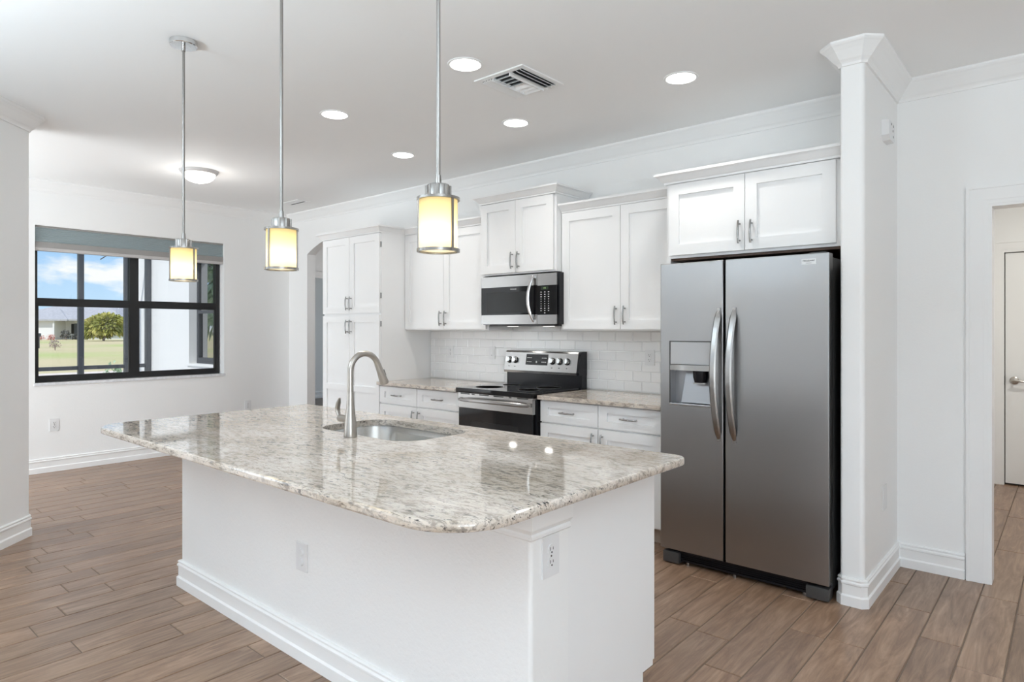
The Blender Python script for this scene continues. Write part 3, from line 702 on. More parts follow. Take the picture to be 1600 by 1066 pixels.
# dispenser
dg = mat('dispenser_grey', (0.33, 0.33, 0.34), 0.32, 0.6)
bm = B(); box(bm, dx0 + 0.001, dx1 - 0.001, FY + 0.001, FY + 0.05, 1.172, dz1 - 0.001, bev=0.002); obj('control_panel', bm, mat('panel_grey', (0.46, 0.46, 0.465), 0.4, 0.3), dl)
bm = B(); n = 10
ring0 = []; 
for i in range(n + 1):
    u = i / n; x = dx0 + 0.001 + (dx1 - dx0 - 0.002) * u; y = FY - 0.004 - 0.012 * math.sin(PI * u)
    ring0.append([bm.verts.new(p) for p in ((x, y, 1.138), (x, y, 1.170), (x, FY + 0.04, 1.170), (x, FY + 0.04, 1.138))])
for a, b_ in zip(ring0[:-1], ring0[1:]):
    for k in range(4): bm.faces.new((a[k], a[(k + 1) % 4], b_[(k + 1) % 4], b_[k]))
bm.faces.new(ring0[0]); bm.faces.new(ring0[-1])
obj('dispenser_lip', bm, M['steel'], dl, 30)
bm = B(); cav = FY + 0.066
box(bm, dx0, dx1, cav - 0.004, cav + 0.001, dz0, 1.15); box(bm, dx0, dx0 + 0.004, FY + 0.003, cav, dz0, 1.15); box(bm, dx1 - 0.004, dx1, FY + 0.003, cav, dz0, 1.15); box(bm, dx0, dx1, FY + 0.003, cav, dz0, dz0 + 0.006)
obj('dispenser_recess', bm, dg, dl)
bm = B(); v = [bm.verts.new(p) for p in ((dx0 + 0.075, cav - 0.006, 1.14), (dx1 - 0.012, cav - 0.006, 1.14), (dx1 - 0.006, FY + 0.03, dz0 + 0.012), (dx0 + 0.055, FY + 0.03, dz0 + 0.012), (dx0 + 0.075, cav - 0.003, 1.14), (dx1 - 0.012, cav - 0.003, 1.14), (dx1 - 0.006, cav - 0.003, dz0 + 0.012), (dx0 + 0.055, cav - 0.003, dz0 + 0.012))]
for q in ((0, 1, 2, 3), (7, 6, 5, 4), (0, 4, 5, 1), (1, 5, 6, 2), (2, 6, 7, 3), (3, 7, 4, 0)): bm.faces.new([v[i] for i in q])
obj('paddle', bm, dg, dl)
bm = B(); lathe(bm, [(0.0, 0.075), (0.046, 0.075), (0.044, 0.03), (0.036, 0.0), (0.0, 0.0)], (dx0 + 0.175, FY + 0.034, 1.07), 18); obj('nozzle', bm, M['black'], dl, 40)
bm = B(); box(bm, dx0 + 0.14, dx0 + 0.21, FY + 0.01, FY + 0.06, 1.062, 1.070); obj('nozzle_rim', bm, M['steel'], dl)
bm = B(); box(bm, dx0 - 0.004, dx1 + 0.004, FY - 0.006, FY + 0.02, dz0 - 0.006, dz0 + 0.008, bev=0.003); obj('drip_tray', bm, M['steel'], dl)
bm = B(); plate(bm, [dx0 - 0.005, dx0, dx1, dx1 + 0.005], [dz0, dz0 + 0.004, dz1, dz1 + 0.005], {(1, 1)}, FY - 0.001, FY + 0.006, 'y'); obj('dispenser_bezel', bm, M['darkgrey'], dl)
def fridge_handle(parent, xt, xm, s):
    """flat bar bowed out from the door, pointed at both ends"""
    bm = B(); n = 28; za, zb = 0.760, 1.486; rings = []
    for i in range(n + 1):
        u = i / n; k = math.sin(PI * u); w = 0.0185 * min(1, (0.30 + 3.2 * math.sin(PI * u)) ** 0.6); y = FY - 0.006 - 0.058 * k ** 0.75; x = xt + (xm - xt) * k
        z = za + (zb - za) * u; th = 0.013
        rings.append([bm.verts.new(p) for p in ((x - w, y + 0.002, z), (x - w * 0.6, y - 0.004, z), (x + w * 0.6, y - 0.004, z), (x + w, y + 0.002, z), (x + w * 0.8, y + th, z), (x - w * 0.8, y + th, z))])
    for a, b_ in zip(rings[:-1], rings[1:]):
        for k in range(6): bm.faces.new((a[k], a[(k + 1) % 6], b_[(k + 1) % 6], b_[k]))
    bm.faces.new(rings[0]); bm.faces.new(rings[-1])
    for zz in (za + 0.012, zb - 0.012):
        box(bm, xt - 0.009, xt + 0.009, FY - 0.012, FY + 0.001, zz - 0.02, zz + 0.02)
    obj('handle', bm, M['steel'], parent, 35)
fridge_handle(dl, -1.4885, -1.503, -1); fridge_handle(dr, -1.4, -1.414, 1)
bm = B(); box(bm, -1.052, -0.982, FY - 0.0015, FY + 0.001, 1.706, 1.733); bdg = obj('badge', bm, M['badge'], dr)
lettering('badge_lettering', 'FRIGIDAIRE', 0.0115, (-1.017, FY - 0.0022, 1.7235), (R(90), 0, 0), M['markdark'], bdg)
lettering('badge_lettering', 'GALLERY', 0.007, (-1.017, FY - 0.0022, 1.7115), (R(90), 0, 0), M['markgrey'], bdg)
# toe grille with its two rounded foot covers
bm = B(); plate(bm, [fx0 + 0.10, fx0 + 0.12, fx1 - 0.12, fx1 - 0.10], [0.02, 0.032, 0.068, 0.08], {(1, 1)}, FY + 0.03, FY + 0.05, 'y')
for k in range(3): box(bm, fx0 + 0.12, fx1 - 0.12, FY + 0.036, FY + 0.046, 0.036 + k * 0.0115, 0.041 + k * 0.0115)
box(bm, fx0 + 0.10, fx1 - 0.10, FY + 0.05, FY + 0.08, 0.02, 0.08)
obj('toe_grille', bm, M['black'], t)
for xa, xb in ((fx0 + 0.012, fx0 + 0.115), (fx1 - 0.115, fx1 - 0.002)):
    bm = B(); box(bm, xa, xb, FY + 0.006, FY + 0.08, 0.006, 0.072, bev=0.014); obj('foot_cover', bm, M['foot'], t, 40)
for x in (-1.70, -1.42, -1.05):
    bm = B(); tube(bm, [(x, FY + 0.05, 0.022), (x, FY + 0.05, 0.0)], 0.012, 12); obj('levelling_foot', bm, M['pull'], t, 40)
bm = B(); box(bm, fx1 - 0.10, fx1 - 0.02, FY + 0.02, FY + 0.13, 1.742, 1.768, bev=0.005); obj('hinge_cover', bm, M['darkgrey'], t)

# ------------------------------------------------------------------ over-the-range microwave
mx0, mx1, my, mz0, mz1 = -3.716, -2.938, 3.90, 1.412, 1.802; md = -3.119
t = thing('microwave', 'stainless over-the-range microwave hanging under the taller cabinet', 'microwave', ((mx0 + mx1) / 2, 4.1, mz0))
bm = B(); box(bm, mx0 + 0.002, mx1 + 0.012, my + 0.024, YC - 0.014, mz0, mz1 + 0.006); obj('body', bm, M['black'], t)
bm = B(); plate(bm, [mx0, mx0 + 0.0015, md - 0.001], [mz0 + 0.003, 1.490, 1.715, mz1], {(1, 1), (0, 1)}, my, my + 0.023, 'y'); md_o = obj('door', bm, M['steel'], t)
bm = B(); box(bm, mx0 + 0.001, md - 0.001, my + 0.0015, my + 0.022, 1.490, 1.715); gl = obj('door_glass', bm, M['blackglass'], md_o)
bm = B(); box(bm, mx0 + 0.06, md - 0.09, my + 0.0008, my + 0.002, 1.505, 1.672); obj('mesh_screen', bm, mat('microwave_mesh', (0.018, 0.019, 0.019), 0.18, spec=0.25), gl)
lettering('brand_lettering', 'FRIGIDAIRE', 0.0125, (-3.365, my + 0.0008, 1.694), (R(90), 0, 0), M['mark'], gl)
bm = B(); n = 18; rings = []
for i in range(n + 1):
    u = i / n; k = math.sin(PI * u); z = 1.428 + (1.792 - 1.428) * u; x = -3.155 - 0.028 * k + 0.004; y = my - 0.006 - 0.042 * k ** 0.8; w = 0.014 * (0.55 + 0.45 * k ** 0.5)
    rings.append([bm.verts.new(p) for p in ((x - w, y, z), (x - w * 0.5, y - 0.007, z), (x + w * 0.5, y - 0.007, z), (x + w, y, z), (x + w * 0.6, y + 0.012, z), (x - w * 0.6, y + 0.012, z))])
for a, b_ in zip(rings[:-1], rings[1:]):
    for k in range(6): bm.faces.new((a[k], a[(k + 1) % 6], b_[(k + 1) % 6], b_[k]))
bm.faces.new(rings[0]); bm.faces.new(rings[-1])
for z in (1.437, 1.783): box(bm, -3.160, -3.142, my - 0.01, my + 0.001, z - 0.012, z + 0.012)
obj('handle', bm, M['chrome'], md_o, 35)
bm = B(); box(bm, md + 0.001, mx1, my, my + 0.023, mz0 + 0.003, 1.486); obj('lower_trim', bm, M['steel'], t)
bm = B(); box(bm, md + 0.001, mx1, my, my + 0.023, 1.711, mz1); obj('upper_trim', bm, M['steel'], t)
bm = B(); box(bm, md + 0.001, mx1, my + 0.001, my + 0.022, 1.486, 1.711); cp = obj('control_panel', bm, M['blackglass'], t)
bm = B(); box(bm, md + 0.035, md + 0.105, my + 0.0002, my + 0.0012, 1.678, 1.702); obj('display', bm, mat('lcd', (0.02, 0.035, 0.02), 0.2), cp)
lettering('clock_digits', '1:55', 0.014, (md + 0.07, my - 0.0002, 1.690), (R(90), 0, 0), mat('clock_green', (0.25, 0.4, 0.15), 0.4, emit=(0.4, 0.7, 0.2), es=0.25), cp)
for c in range(3):
    for r in range(10):
        x = md + 0.036 + c * 0.036; z = 1.660 - r * 0.0178
        if c == 1 and r == 9 or r < 9:
            w = 0.0055 if r < 3 or r > 6 else 0.003; bm = B(); box(bm, x - w, x + w, my + 0.0002, my + 0.0012, z - 0.0028, z + 0.0028); obj('keypad_button', bm, M['mark'], cp)
bm = B(); box(bm, mx0 + 0.05, mx1 - 0.05, my + 0.05, YC - 0.05, mz0 - 0.012, mz0 - 0.0005); und = obj('base_grille', bm, M['darkgrey'], t)
for x in (-3.545, -3.165):
    bm = B(); box(bm, x - 0.04, x + 0.04, 4.08, 4.13, mz0 - 0.016, mz0 - 0.012); obj('cooktop_lamp', bm, M['softlens'], und)
    lamp('cooktop_light', 'AREA', Vector((x, 4.105, mz0 - 0.02)) - ROOT[t.name], 0.17, (1, 0.97, 0.9), (0, 0, 0), t, shape='RECTANGLE', size=0.06, size_y=0.03)

# ------------------------------------------------------------------ electric range
gx0, gx1, gy = -3.708, -2.936, 3.620
t = thing('electric_range', 'black and stainless freestanding range with glass cooktop below the microwave', 'range', ((gx0 + gx1) / 2, 3.95, 0))
bm = B(); box(bm, gx0 + 0.008, gx1 + 0.004, gy + 0.04, 4.285, 0.03, 0.862); obj('body', bm, M['black'], t)
bm = B(); box(bm, gx0, gx1, gy - 0.022, 4.21, 0.876, 0.915, bev=0.008); ct = obj('cooktop', bm, M['blackglass'], t, 40)
for x, y, r in ((-3.52, 3.79, 0.11), (-3.12, 3.80, 0.085), (-3.52, 4.06, 0.075), (-3.13, 4.06, 0.095)):
    bm = B(); lathe(bm, [(r, 0.0), (r, 0.0004), (r - 0.002, 0.0004), (r - 0.002, 0.0)], (x, y, 0.9151), 48)
    obj('burner_ring', bm, M['markgrey'], ct)
bm = B(); box(bm, gx0 + 0.004, gx1 - 0.004, gy + 0.004, gy + 0.05, 0.862, 0.8755); vs_ = obj('vent_strip', bm, M['steel'], t)
for a, b_ in ((0.03, 0.13), (0.155, 0.185), (0.235, 0.335), (0.385, 0.485), (0.54, 0.565), (0.62, 0.725)):
    bm = B(); box(bm, gx0 + a, gx0 + b_, gy + 0.003, gy + 0.006, 0.8645, 0.8715); obj('vent_slot', bm, M['slot'], vs_)
bm = B(); box(bm, gx0 + 0.004, gx1 - 0.004, gy, gy + 0.04, 0.757, 0.8635, bev=0.003); od = obj('oven_door', bm, M['steel'], t)
bm = B(); box(bm, gx0 + 0.012, gx1 - 0.012, gy + 0.003, gy + 0.04, 0.245, 0.757); g_ = obj('door_glass', bm, M['blackglass'], od)
bm = B(); box(bm, gx0 + 0.14, gx1 - 0.14, gy + 0.0022, gy + 0.004, 0.36, 0.66); obj('oven_window', bm, mat('oven_window_glass', (0.012, 0.012, 0.013), 0.1, spec=0.3), g_)
bm = B(); n = 20; rings = []
for i in range(n + 1):
    u = i / n; k = math.sin(PI * u); x = gx0 + 0.02 + (gx1 - gx0 - 0.04) * u; y = gy - 0.008 - 0.045 * k ** 0.6; z = 0.828 - 0.006 * (1 - k); h = 0.0155 * (0.6 + 0.4 * min(1, 3 * k))
    rings.append([bm.verts.new(p) for p in ((x, y, z - h), (x, y - 0.008, z - h * 0.5), (x, y - 0.008, z + h * 0.5), (x, y, z + h), (x, y + 0.012, z + h * 0.6), (x, y + 0.012, z - h * 0.6))])
for a, b_ in zip(rings[:-1], rings[1:]):
    for k in range(6): bm.faces.new((a[k], a[(k + 1) % 6], b_[(k + 1) % 6], b_[k]))
bm.faces.new(rings[0]); bm.faces.new(rings[-1])
for x in (gx0 + 0.03, gx1 - 0.03): box(bm, x - 0.016, x + 0.016, gy - 0.014, gy + 0.001, 0.812, 0.838)
obj('handle', bm, M['steel'], od, 35)
bm = B(); box(bm, gx0 + 0.006, gx1 - 0.006, gy, gy + 0.04, 0.055, 0.238, bev=0.003); obj('storage_drawer', bm, M['steel'], t)
# backguard: black riser, tilted stainless control panel
bm = B(); box(bm, gx0 + 0.002, gx1 + 0.012, 4.215, 4.285, 0.862, 1.01); obj('riser', bm, M['black'], t)
bm = B(); pr_ = [(4.180, 1.010), (4.176, 1.030), (4.205, 1.180), (4.212, 1.192), (4.225, 1.196), (4.285, 1.196), (4.285, 1.010)]
def extr(bm, pr, xa, xb):
    a = [bm.verts.new((xa, p[0], p[1])) for p in pr]; b_ = [bm.verts.new((xb, p[0], p[1])) for p in pr]
    for i in range(len(pr)): bm.faces.new((a[i], a[(i + 1) % len(pr)], b_[(i + 1) % len(pr)], b_[i]))
    bm.faces.new(a[::-1]); bm.faces.new(b_)
extr(bm, pr_, gx0, gx1 - 0.012); bgd = obj('backguard', bm, M['steel'], t, 20)
bm = B(); extr(bm, [(p[0] - 0.002 if i < 5 else p[0], p[1] + (0.001 if i in (3, 4, 5) else 0)) for i, p in enumerate(pr_)], gx1 - 0.012, gx1 + 0.014); obj('end_cap', bm, M['black'], bgd)
tl = math.atan2(0.029, 0.150)      # tilt of the face
def onface(z): return 4.176 + (z - 1.030) * 0.029 / 0.150
def faceplate(xa, xb, za, zb, d, m, nm, par, bev=0):
    bm = B(); v = []
    for x, z in ((xa, za), (xb, za), (xb, zb), (xa, zb)): v.append(bm.verts.new((x, onface(z) - d, z)))
    v2 = [bm.verts.new((p.co.x, p.co.y + d + 0.002, p.co.z)) for p in v]
    bm.faces.new(v); bm.faces.new(v2[::-1])
    for i in range(4): bm.faces.new((v[i], v[(i + 1) % 4], v2[(i + 1) % 4], v2[i]))
    return obj(nm, bm, m, par)
dsp = faceplate(-3.474, -3.245, 1.080, 1.168, 0.002, M['blackglass'], 'display', bgd)
for x in (-3.455, -3.437, -3.419, -3.300, -3.282, -3.264):
    for z in (1.105, 1.138): bm = B(); box(bm, x - 0.006, x + 0.006, onface(z) - 0.0035, onface(z) - 0.001, z - 0.003, z + 0.003); obj('touch_key', bm, M['mark'], dsp)
bm = B(); box(bm, -3.366, -3.352, onface(1.105) - 0.0035, onface(1.105) - 0.001, 1.097, 1.113)
obj('touch_key', bm, M['mark'], dsp)
for x in (-3.655, -3.590, -3.196, -3.123, -3.048):
    z = 1.115; y = onface(z); bm = B(); nv = Vector((0, -math.cos(tl), math.sin(tl))); c = Vector((x, y, z))
    tube(bm, [c, c + nv * 0.006], 0.028, 24); kb = obj('knob_base', bm, M['black'], bgd, 40)
    bm = B(); tube(bm, [c + nv * 0.006, c + nv * 0.026, c + nv * 0.030], [0.0245, 0.022, 0.019], 24)
    upv = Vector((0, math.sin(tl), math.cos(tl))); sx = Vector((1, 0, 0)); q = c + nv * 0.030
    vv = [q + sx * a + upv * b_ + nv * d for d in (0, 0.012) for a, b_ in ((-0.006, -0.021), (0.006, -0.021), (0.006, 0.021), (-0.006, 0.021))]
    vv = [bm.verts.new(p) for p in vv]
    for f in ((0, 1, 2, 3), (7, 6, 5, 4), (0, 4, 5, 1), (1, 5, 6, 2), (2, 6, 7, 3), (3, 7, 4, 0)): bm.faces.new([vv[i] for i in f])
    obj('knob', bm, M['chrome'], bgd, 40)
    bm = B(); zz = 1.062; box(bm, x - 0.006, x + 0.006, onface(zz) - 0.0015, onface(zz) + 0.001, zz - 0.002, zz + 0.002); obj('knob_marking', bm, M['markdark'], bgd)

# ------------------------------------------------------------------ kitchen island
IX0, IX1, IY0, IY1 = -3.620, -1.200, 1.470, 2.205
t = thing('kitchen_island', 'white kitchen island with knee wall and baseboard under the granite top', 'island', (-2.4, 1.85, 0))
bm = B(); prism(bm, rrect(IX0, IX1, IY0, 1.655, (0.012, 0.012, 0.0005, 0.0005), 5), 0, 0.869); obj('knee_wall', bm, M['island_wall'], t, 40)
# cabinet box behind the wall, its end panels notched at the toe space, hollow under the sink
bm = B()
for xa, xb in ((IX0, IX0 + 0.02), (IX1 - 0.022, IX1 - 0.004)):
    pts = [(1.655, 0.0), (2.13, 0.0), (2.13, 0.105), (IY1, 0.105), (IY1, 0.869), (1.655, 0.869)]
    extr(bm, pts, xa, xb)
box(bm, IX0 + 0.02, IX1 - 0.022, 1.66, IY1 - 0.002, 0.105, 0.125)
obj('cabinet_body', bm, M['cab'], t)
bm = B(); box(bm, IX0 + 0.02, IX1 - 0.022, 2.115, 2.13, 0, 0.105); obj('toe_kick', bm, M['toe'], t)
xs = [IX0 + 0.004, -3.02, -2.82, -2.45, -2.08, -1.66, IX1 - 0.008]
for i in range(6):
    bm = B(); xa, xb = xs[i] + 0.002, xs[i + 1] - 0.002
    plate(bm, [xa, xa + 0.06, xb - 0.06, xb], [0.118, 0.18, 0.80, 0.862], {(1, 1)}, IY1 + 0.022, IY1 + 0.002, 'y'); box(bm, xa + 0.056, xb - 0.056, IY1 + 0.004, IY1 + 0.013, 0.176, 0.804); obj('door', bm, M['cab'], t)
bm = B(); sweep(bm, [(IX0, 1.655), (IX0, IY0), (IX1, IY0), (IX1, 1.655)], [(0, 0), (0.006, 0.0), (0.012, 0.006), (0.012, 0.014), (0.007, 0.02), (0.020, 0.036), (0.020, 0.114), (0, 0.114)], -1, z=0.754); obj('cap_moulding', bm, M['trim'], t)
bm = B(); sweep(bm, [(IX0, 1.655), (IX0, IY0), (IX1 - 0.0, IY0)], BASE, -1); obj('baseboard', bm, M['trim'], t)

# island top: large slab with rounded dining-side corners and a cut-out for the sink
TX0, TX1, TY0, TY1 = -3.685, -1.088, 1.062, 2.272
SX0, SX1, SY0, SY1 = -2.795, -2.105, 1.748, 2.158
def slab(name, outer, hole, z0, z1, rb, m, origin):
    bm = B(); no, nh = len(outer), len(hole)
    cx = sum(p[0] for p in outer) / no; cy = sum(p[1] for p in outer) / no
    def inset(pts, d):
        n = len(pts); out = []
        for i in range(n):
            a, b_, c = Vector(pts[i - 1]), Vector(pts[i]), Vector(pts[(i + 1) % n])
            d0, d1 = (b_ - a).normalized(), (c - b_).normalized(); n0, n1 = Vector((-d0.y, d0.x)), Vector((-d1.y, d1.x)); mv = (n0 + n1).normalized()
            out.append(tuple(b_ + mv * d))
        return out
    lay = [(0.0 + rb, z0), (0.3 * rb, z0 + 0.3 * rb), (0, z0 + rb), (0, z1 - rb), (0.3 * rb, z1 - 0.3 * rb), (rb, z1)]
    rings = [[bm.verts.new((*p, z)) for p in (inset(outer, d) if d > 0 else outer)] for d, z in lay]
    for a, b_ in zip(rings[:-1], rings[1:]):
        for k in range(no): bm.faces.new((a[k], a[(k + 1) % no], b_[(k + 1) % no], b_[k]))
    h0 = [bm.verts.new((*p, z0)) for p in hole]; h1 = [bm.verts.new((*p, z1)) for p in hole]
    for k in range(nh): bm.faces.new((h0[k], h1[k], h1[(k + 1) % nh], h0[(k + 1) % nh]))
    for ring, h in ((rings[-1], h1), (rings[0], h0)):
        edges = []
        for L in (ring, h):
            for k in range(len(L)):
                e = bm.edges.get((L[k], L[(k + 1) % len(L)])) or bm.edges.new((L[k], L[(k + 1) % len(L)]))
                edges.append(e)
        bmesh.ops.triangle_fill(bm, use_beauty=True, use_dissolve=False, edges=edges)
    return obj(name, bm, m, None, 35, origin)
outer = rrect(TX0, TX1, TY0, TY1, (0.17, 0.20, 0.05, 0.05), 12)
hole = rrect(SX0, SX1, SY0, SY1, (0.12, 0.13, 0.09, 0.12), 10)
o = slab('countertop', outer, hole, 0.870, 0.900, 0.008, M['granite'], (-2.39, 1.67, 0.87)); tag(o, 'large cream granite island countertop with rounded corners and sink cut-out', 'countertop')
# undermount sink
bm = B(); o_ = 0.012
levels = [(-0.006, 0.8695), (-0.006, 0.86), (0.0, 0.84), (0.012, 0.74), (0.035, 0.695), (0.085, 0.684)]
rings = []
for d, z in levels:
    r_ = [max(0.02, r - d) for r in (0.125, 0.135, 0.095, 0.125)]
    rings.append([bm.verts.new((*p, z)) for p in rrect(SX0 - 0.002 + d, SX1 + 0.002 - d, SY0 - 0.002 + d, SY1 + 0.002 - d, r_, 10)])
fl = [bm.verts.new((*p, 0.8695)) for p in rrect(SX0 - 0.028, SX1 + 0.028, SY0 - 0.024, SY1 + 0.015, (0.14, 0.15, 0.10, 0.14), 10)]
rings.insert(0, fl)
for a, b_ in zip(rings[:-1], rings[1:]):
    for k in range(len(a)): bm.faces.new((a[k], a[(k + 1) % len(a)], b_[(k + 1) % len(a)], b_[k]))
bm.faces.new(rings[-1])
sk = thing('kitchen_sink', 'stainless undermount sink set into the island countertop', 'sink', (-2.45, 1.953, 0.684))
so = obj('basin', bm, M['sink'], sk, 40); md_ = so.modifiers.new('gauge', 'SOLIDIFY'); md_.thickness = 0.0015; md_.offset = -1
bm = B(); lathe(bm, [(0.0, 0.004), (0.018, 0.004), (0.022, 0.001), (0.042, 0.003), (0.045, 0.0005), (0.0, 0.0005)], (-2.45, 1.97, 0.6845), 24); obj('drain', bm, M['chrome'], sk, 40)
# faucet
FXc, FYc = -2.413, 1.697
fa = thing('kitchen_faucet', 'brushed-nickel gooseneck pull-down faucet behind the island sink', 'faucet', (FXc, FYc, 0.9))
bm = B(); lathe(bm, [(0, 0.0005), (0.0285, 0.0005), (0.029, 0.006), (0.028, 0.03), (0.0255, 0.06), (0.021, 0.10), (0.0175, 0.135), (0.0155, 0.165), (0.0148, 0.196), (0, 0.196)], (FXc, FYc, 0.9), 28); fb = obj('body', bm, M['nickel'], fa, 40)
bm = B(); cyy, czz, rr_ = FYc + 0.076, 1.190, 0.076
pts = [(FXc, FYc, 1.0965), (FXc, FYc, 1.14)] + [(FXc, cyy - rr_ * math.cos(R(a)), czz + rr_ * math.sin(R(a))) for a in range(0, 166, 8)]
tube(bm, pts, 0.0135, 20); obj('spout', bm, M['nickel'], fa, 50)
e1 = Vector(pts[-1]); dd = (Vector(pts[-1]) - Vector(pts[-2])).normalized()
bm = B(); tube(bm, [e1 - dd * 0.002, e1 + dd * 0.006, e1 + dd * 0.03, e1 + dd * 0.092, e1 + dd * 0.1], [0.0142, 0.0148, 0.0155, 0.0205, 0.019], 22); sh = obj('spray_head', bm, M['nickel'], fa, 40)
bm = B(); s0 = e1 + dd * 0.035 + Vector((0.004, 0.0155, 0.004)); tube(bm, [s0, s0 + dd * 0.028], 0.005, 10); obj('spray_button', bm, M['pull'], sh)
bm = B(); tube(bm, [(FXc - 0.012, FYc, 0.976), (FXc - 0.078, FYc, 0.976), (FXc - 0.086, FYc, 0.976)], [0.0165, 0.0165, 0.013], 20); obj('valve_stem', bm, M['nickel'], fa, 40)
bm = B(); tube(bm, [(FXc - 0.074, FYc, 0.975), (FXc - 0.093, FYc, 0.995), (FXc - 0.096, FYc - 0.002, 1.02), (FXc - 0.086, FYc - 0.004, 1.045), (FXc - 0.075, FYc - 0.005, 1.066)], [0.009, 0.011, 0.013, 0.013, 0.006], 14, flat=(1.0, 0.55)); obj('lever', bm, M['nickel'], fa, 50)

# ------------------------------------------------------------------ pendants over the island
def pendant(label, x, y, turn):
    t = thing('pendant_light', label, 'pendant light', (x, y, H), 'pendant lights over the island')
    bm = B(); lathe(bm, [(0, 0), (0.063, 0), (0.063, -0.022), (0.060, -0.025), (0, -0.025)], (x, y, H), 40); obj('canopy', bm, M['chrome'], t, 40)
    bm = B(); tube(bm, [(x, y, H - 0.02), (x, y, 1.82)], 0.0062, 14); tube(bm, [(x, y, H - 0.02), (x, y, H - 0.052)], 0.0085, 14); tube(bm, [(x, y, 1.848), (x, y, 1.812)], [0.008, 0.0105], 14); obj('rod', bm, M['pmetal'], t, 50)
    bm = B(); lathe(bm, [(0, 0.0), (0.036, 0.0), (0.036, 0.036), (0.033, 0.040), (0, 0.040)], (x, y, 1.778), 32)
    for k in range(8):
        a = 2 * PI * k / 8; tube(bm, [(x + 0.034 * math.cos(a), y + 0.034 * math.sin(a), 1.778), (x + 0.034 * math.cos(a), y + 0.034 * math.sin(a), 1.815)], 0.006, 8)
    obj('socket_cap', bm, M['pmetal'], t, 40)
    bm = B(); lathe(bm, [(0.0, 0.0), (0.066, 0.0), (0.066, 0.008), (0.0, 0.008)], (x, y, 1.770), 40); obj('top_ring', bm, M['pmetal'], t, 40)
    bm = B(); lathe(bm, [(0.058, 0.0), (0.066, 0.0), (0.066, 0.009), (0.058, 0.009), (0.058, 0.0)], (x, y, 1.612), 40, close=False); obj('bottom_ring', bm, M['pmetal'], t, 40)
    for k in range(3):
        a = R(turn) + k * 2 * PI / 3
        c, s = math.cos(a), math.sin(a); bm = B()
        v = []
        for r_ in (0.0605, 0.064):
            for w in (-0.0045, 0.0045): v.append((x + r_ * c - w * s, y + r_ * s + w * c))
        prism(bm, [v[0], v[2], v[3], v[1]], 1.618, 1.772); obj('strap', bm, M['pmetal'], t)
    bm = B(); lathe(bm, [(0.0585, 0.0), (0.0585, 0.152)], (x, y, 1.6185), 40, close=False); obj('glass_shade', bm, M['shade'], t, 50)
    bm = B(); lathe(bm, [(0.0, 0.0), (0.056, 0.0), (0.056, 0.002), (0.0, 0.002)], (x, y, 1.617), 32); obj('diffuser', bm, M['dome'], t)
    lamp('bulb_light', 'POINT', (0, 0, 1.668 - H), 0.48, (1, 0.88, 0.66), parent=t, shadow_soft_size=0.022)
pendant('leftmost pendant light with cream glass shade, hanging before the window', -3.315, 1.356, 24)
pendant('middle pendant light with cream glass shade, left of the pantry', -2.393, 1.356, 42)
pendant('rightmost and largest-looking pendant light, hanging before the wall cabinets', -1.473, 1.356, 0)

# ------------------------------------------------------------------ ceiling lights and vents
def downlight(label, x, y, e=2.7):
    t = thing('recessed_light', label, 'recessed light', (x, y, H), 'recessed ceiling lights')
    bm = B(); lathe(bm, [(0.082, 0.0), (0.096, 0.0), (0.094, -0.004), (0.084, -0.006), (0.080, -0.003)], (x, y, H), 40, close=False); obj('trim_ring', bm, M['trim'], t, 40)
    bm = B(); lathe(bm, [(0.0, -0.0035), (0.081, -0.0035), (0.081, -0.0005), (0.0, -0.0005)], (x, y, H), 40); obj('lens', bm, M['lens'], t)
    lamp('downlight', 'AREA', (0, 0, -0.012), e, (1, 0.97, 0.92), (0, 0, 0), t, shape='DISK', size=0.16, spread=R(118))
downlight('lit recessed ceiling light just left of the square air vent', -2.463, 2.462)
downlight('larger of the two lit recessed lights seen between the middle and right pendants', -3.689, 2.471)
downlight('lit recessed ceiling light above the range, behind the air vent', -2.897, 3.386)
downlight('smallest-looking lit recessed ceiling light, above the counter beside the pantry', -4.123, 3.409)
downlight('lit recessed ceiling light in front of the refrigerator cabinet', -1.675, 3.391)
t = thing('flush_ceiling_light', 'lit white glass dome ceiling light near the window wall', 'ceiling light', (-5.93, 2.56, H))
bm = B(); lathe(bm, [(0, 0), (0.158, 0), (0.158, -0.012), (0.148, -0.026), (0.136, -0.030), (0, -0.030)], (-5.93, 2.56, H), 40); obj('rim', bm, mat('dome_rim', (0.55, 0.53, 0.52), 0.4), t, 40)
bm = B(); lathe(bm, [(0.134, -0.030), (0.132, -0.042), (0.118, -0.066), (0.09, -0.088), (0.05, -0.101), (0.0, -0.105)], (-5.93, 2.56, H), 40, close=False); obj('glass_dome', bm, mat('lit_dome_glass', (0.9, 0.9, 0.88), 0.3, emit=(1, 0.98, 0.94), es=3.0), t, 60)
bm = B(); lathe(bm, [(0.0, -0.104), (0.008, -0.106), (0.009, -0.112), (0.0, -0.118)], (-5.93, 2.56, H), 14); obj('finial', bm, M['nickel'], t, 50)
lamp('dome_light', 'POINT', (0, 0, -0.17), 3.2, (1, 0.97, 0.92), parent=t, shadow_soft_size=0.1)
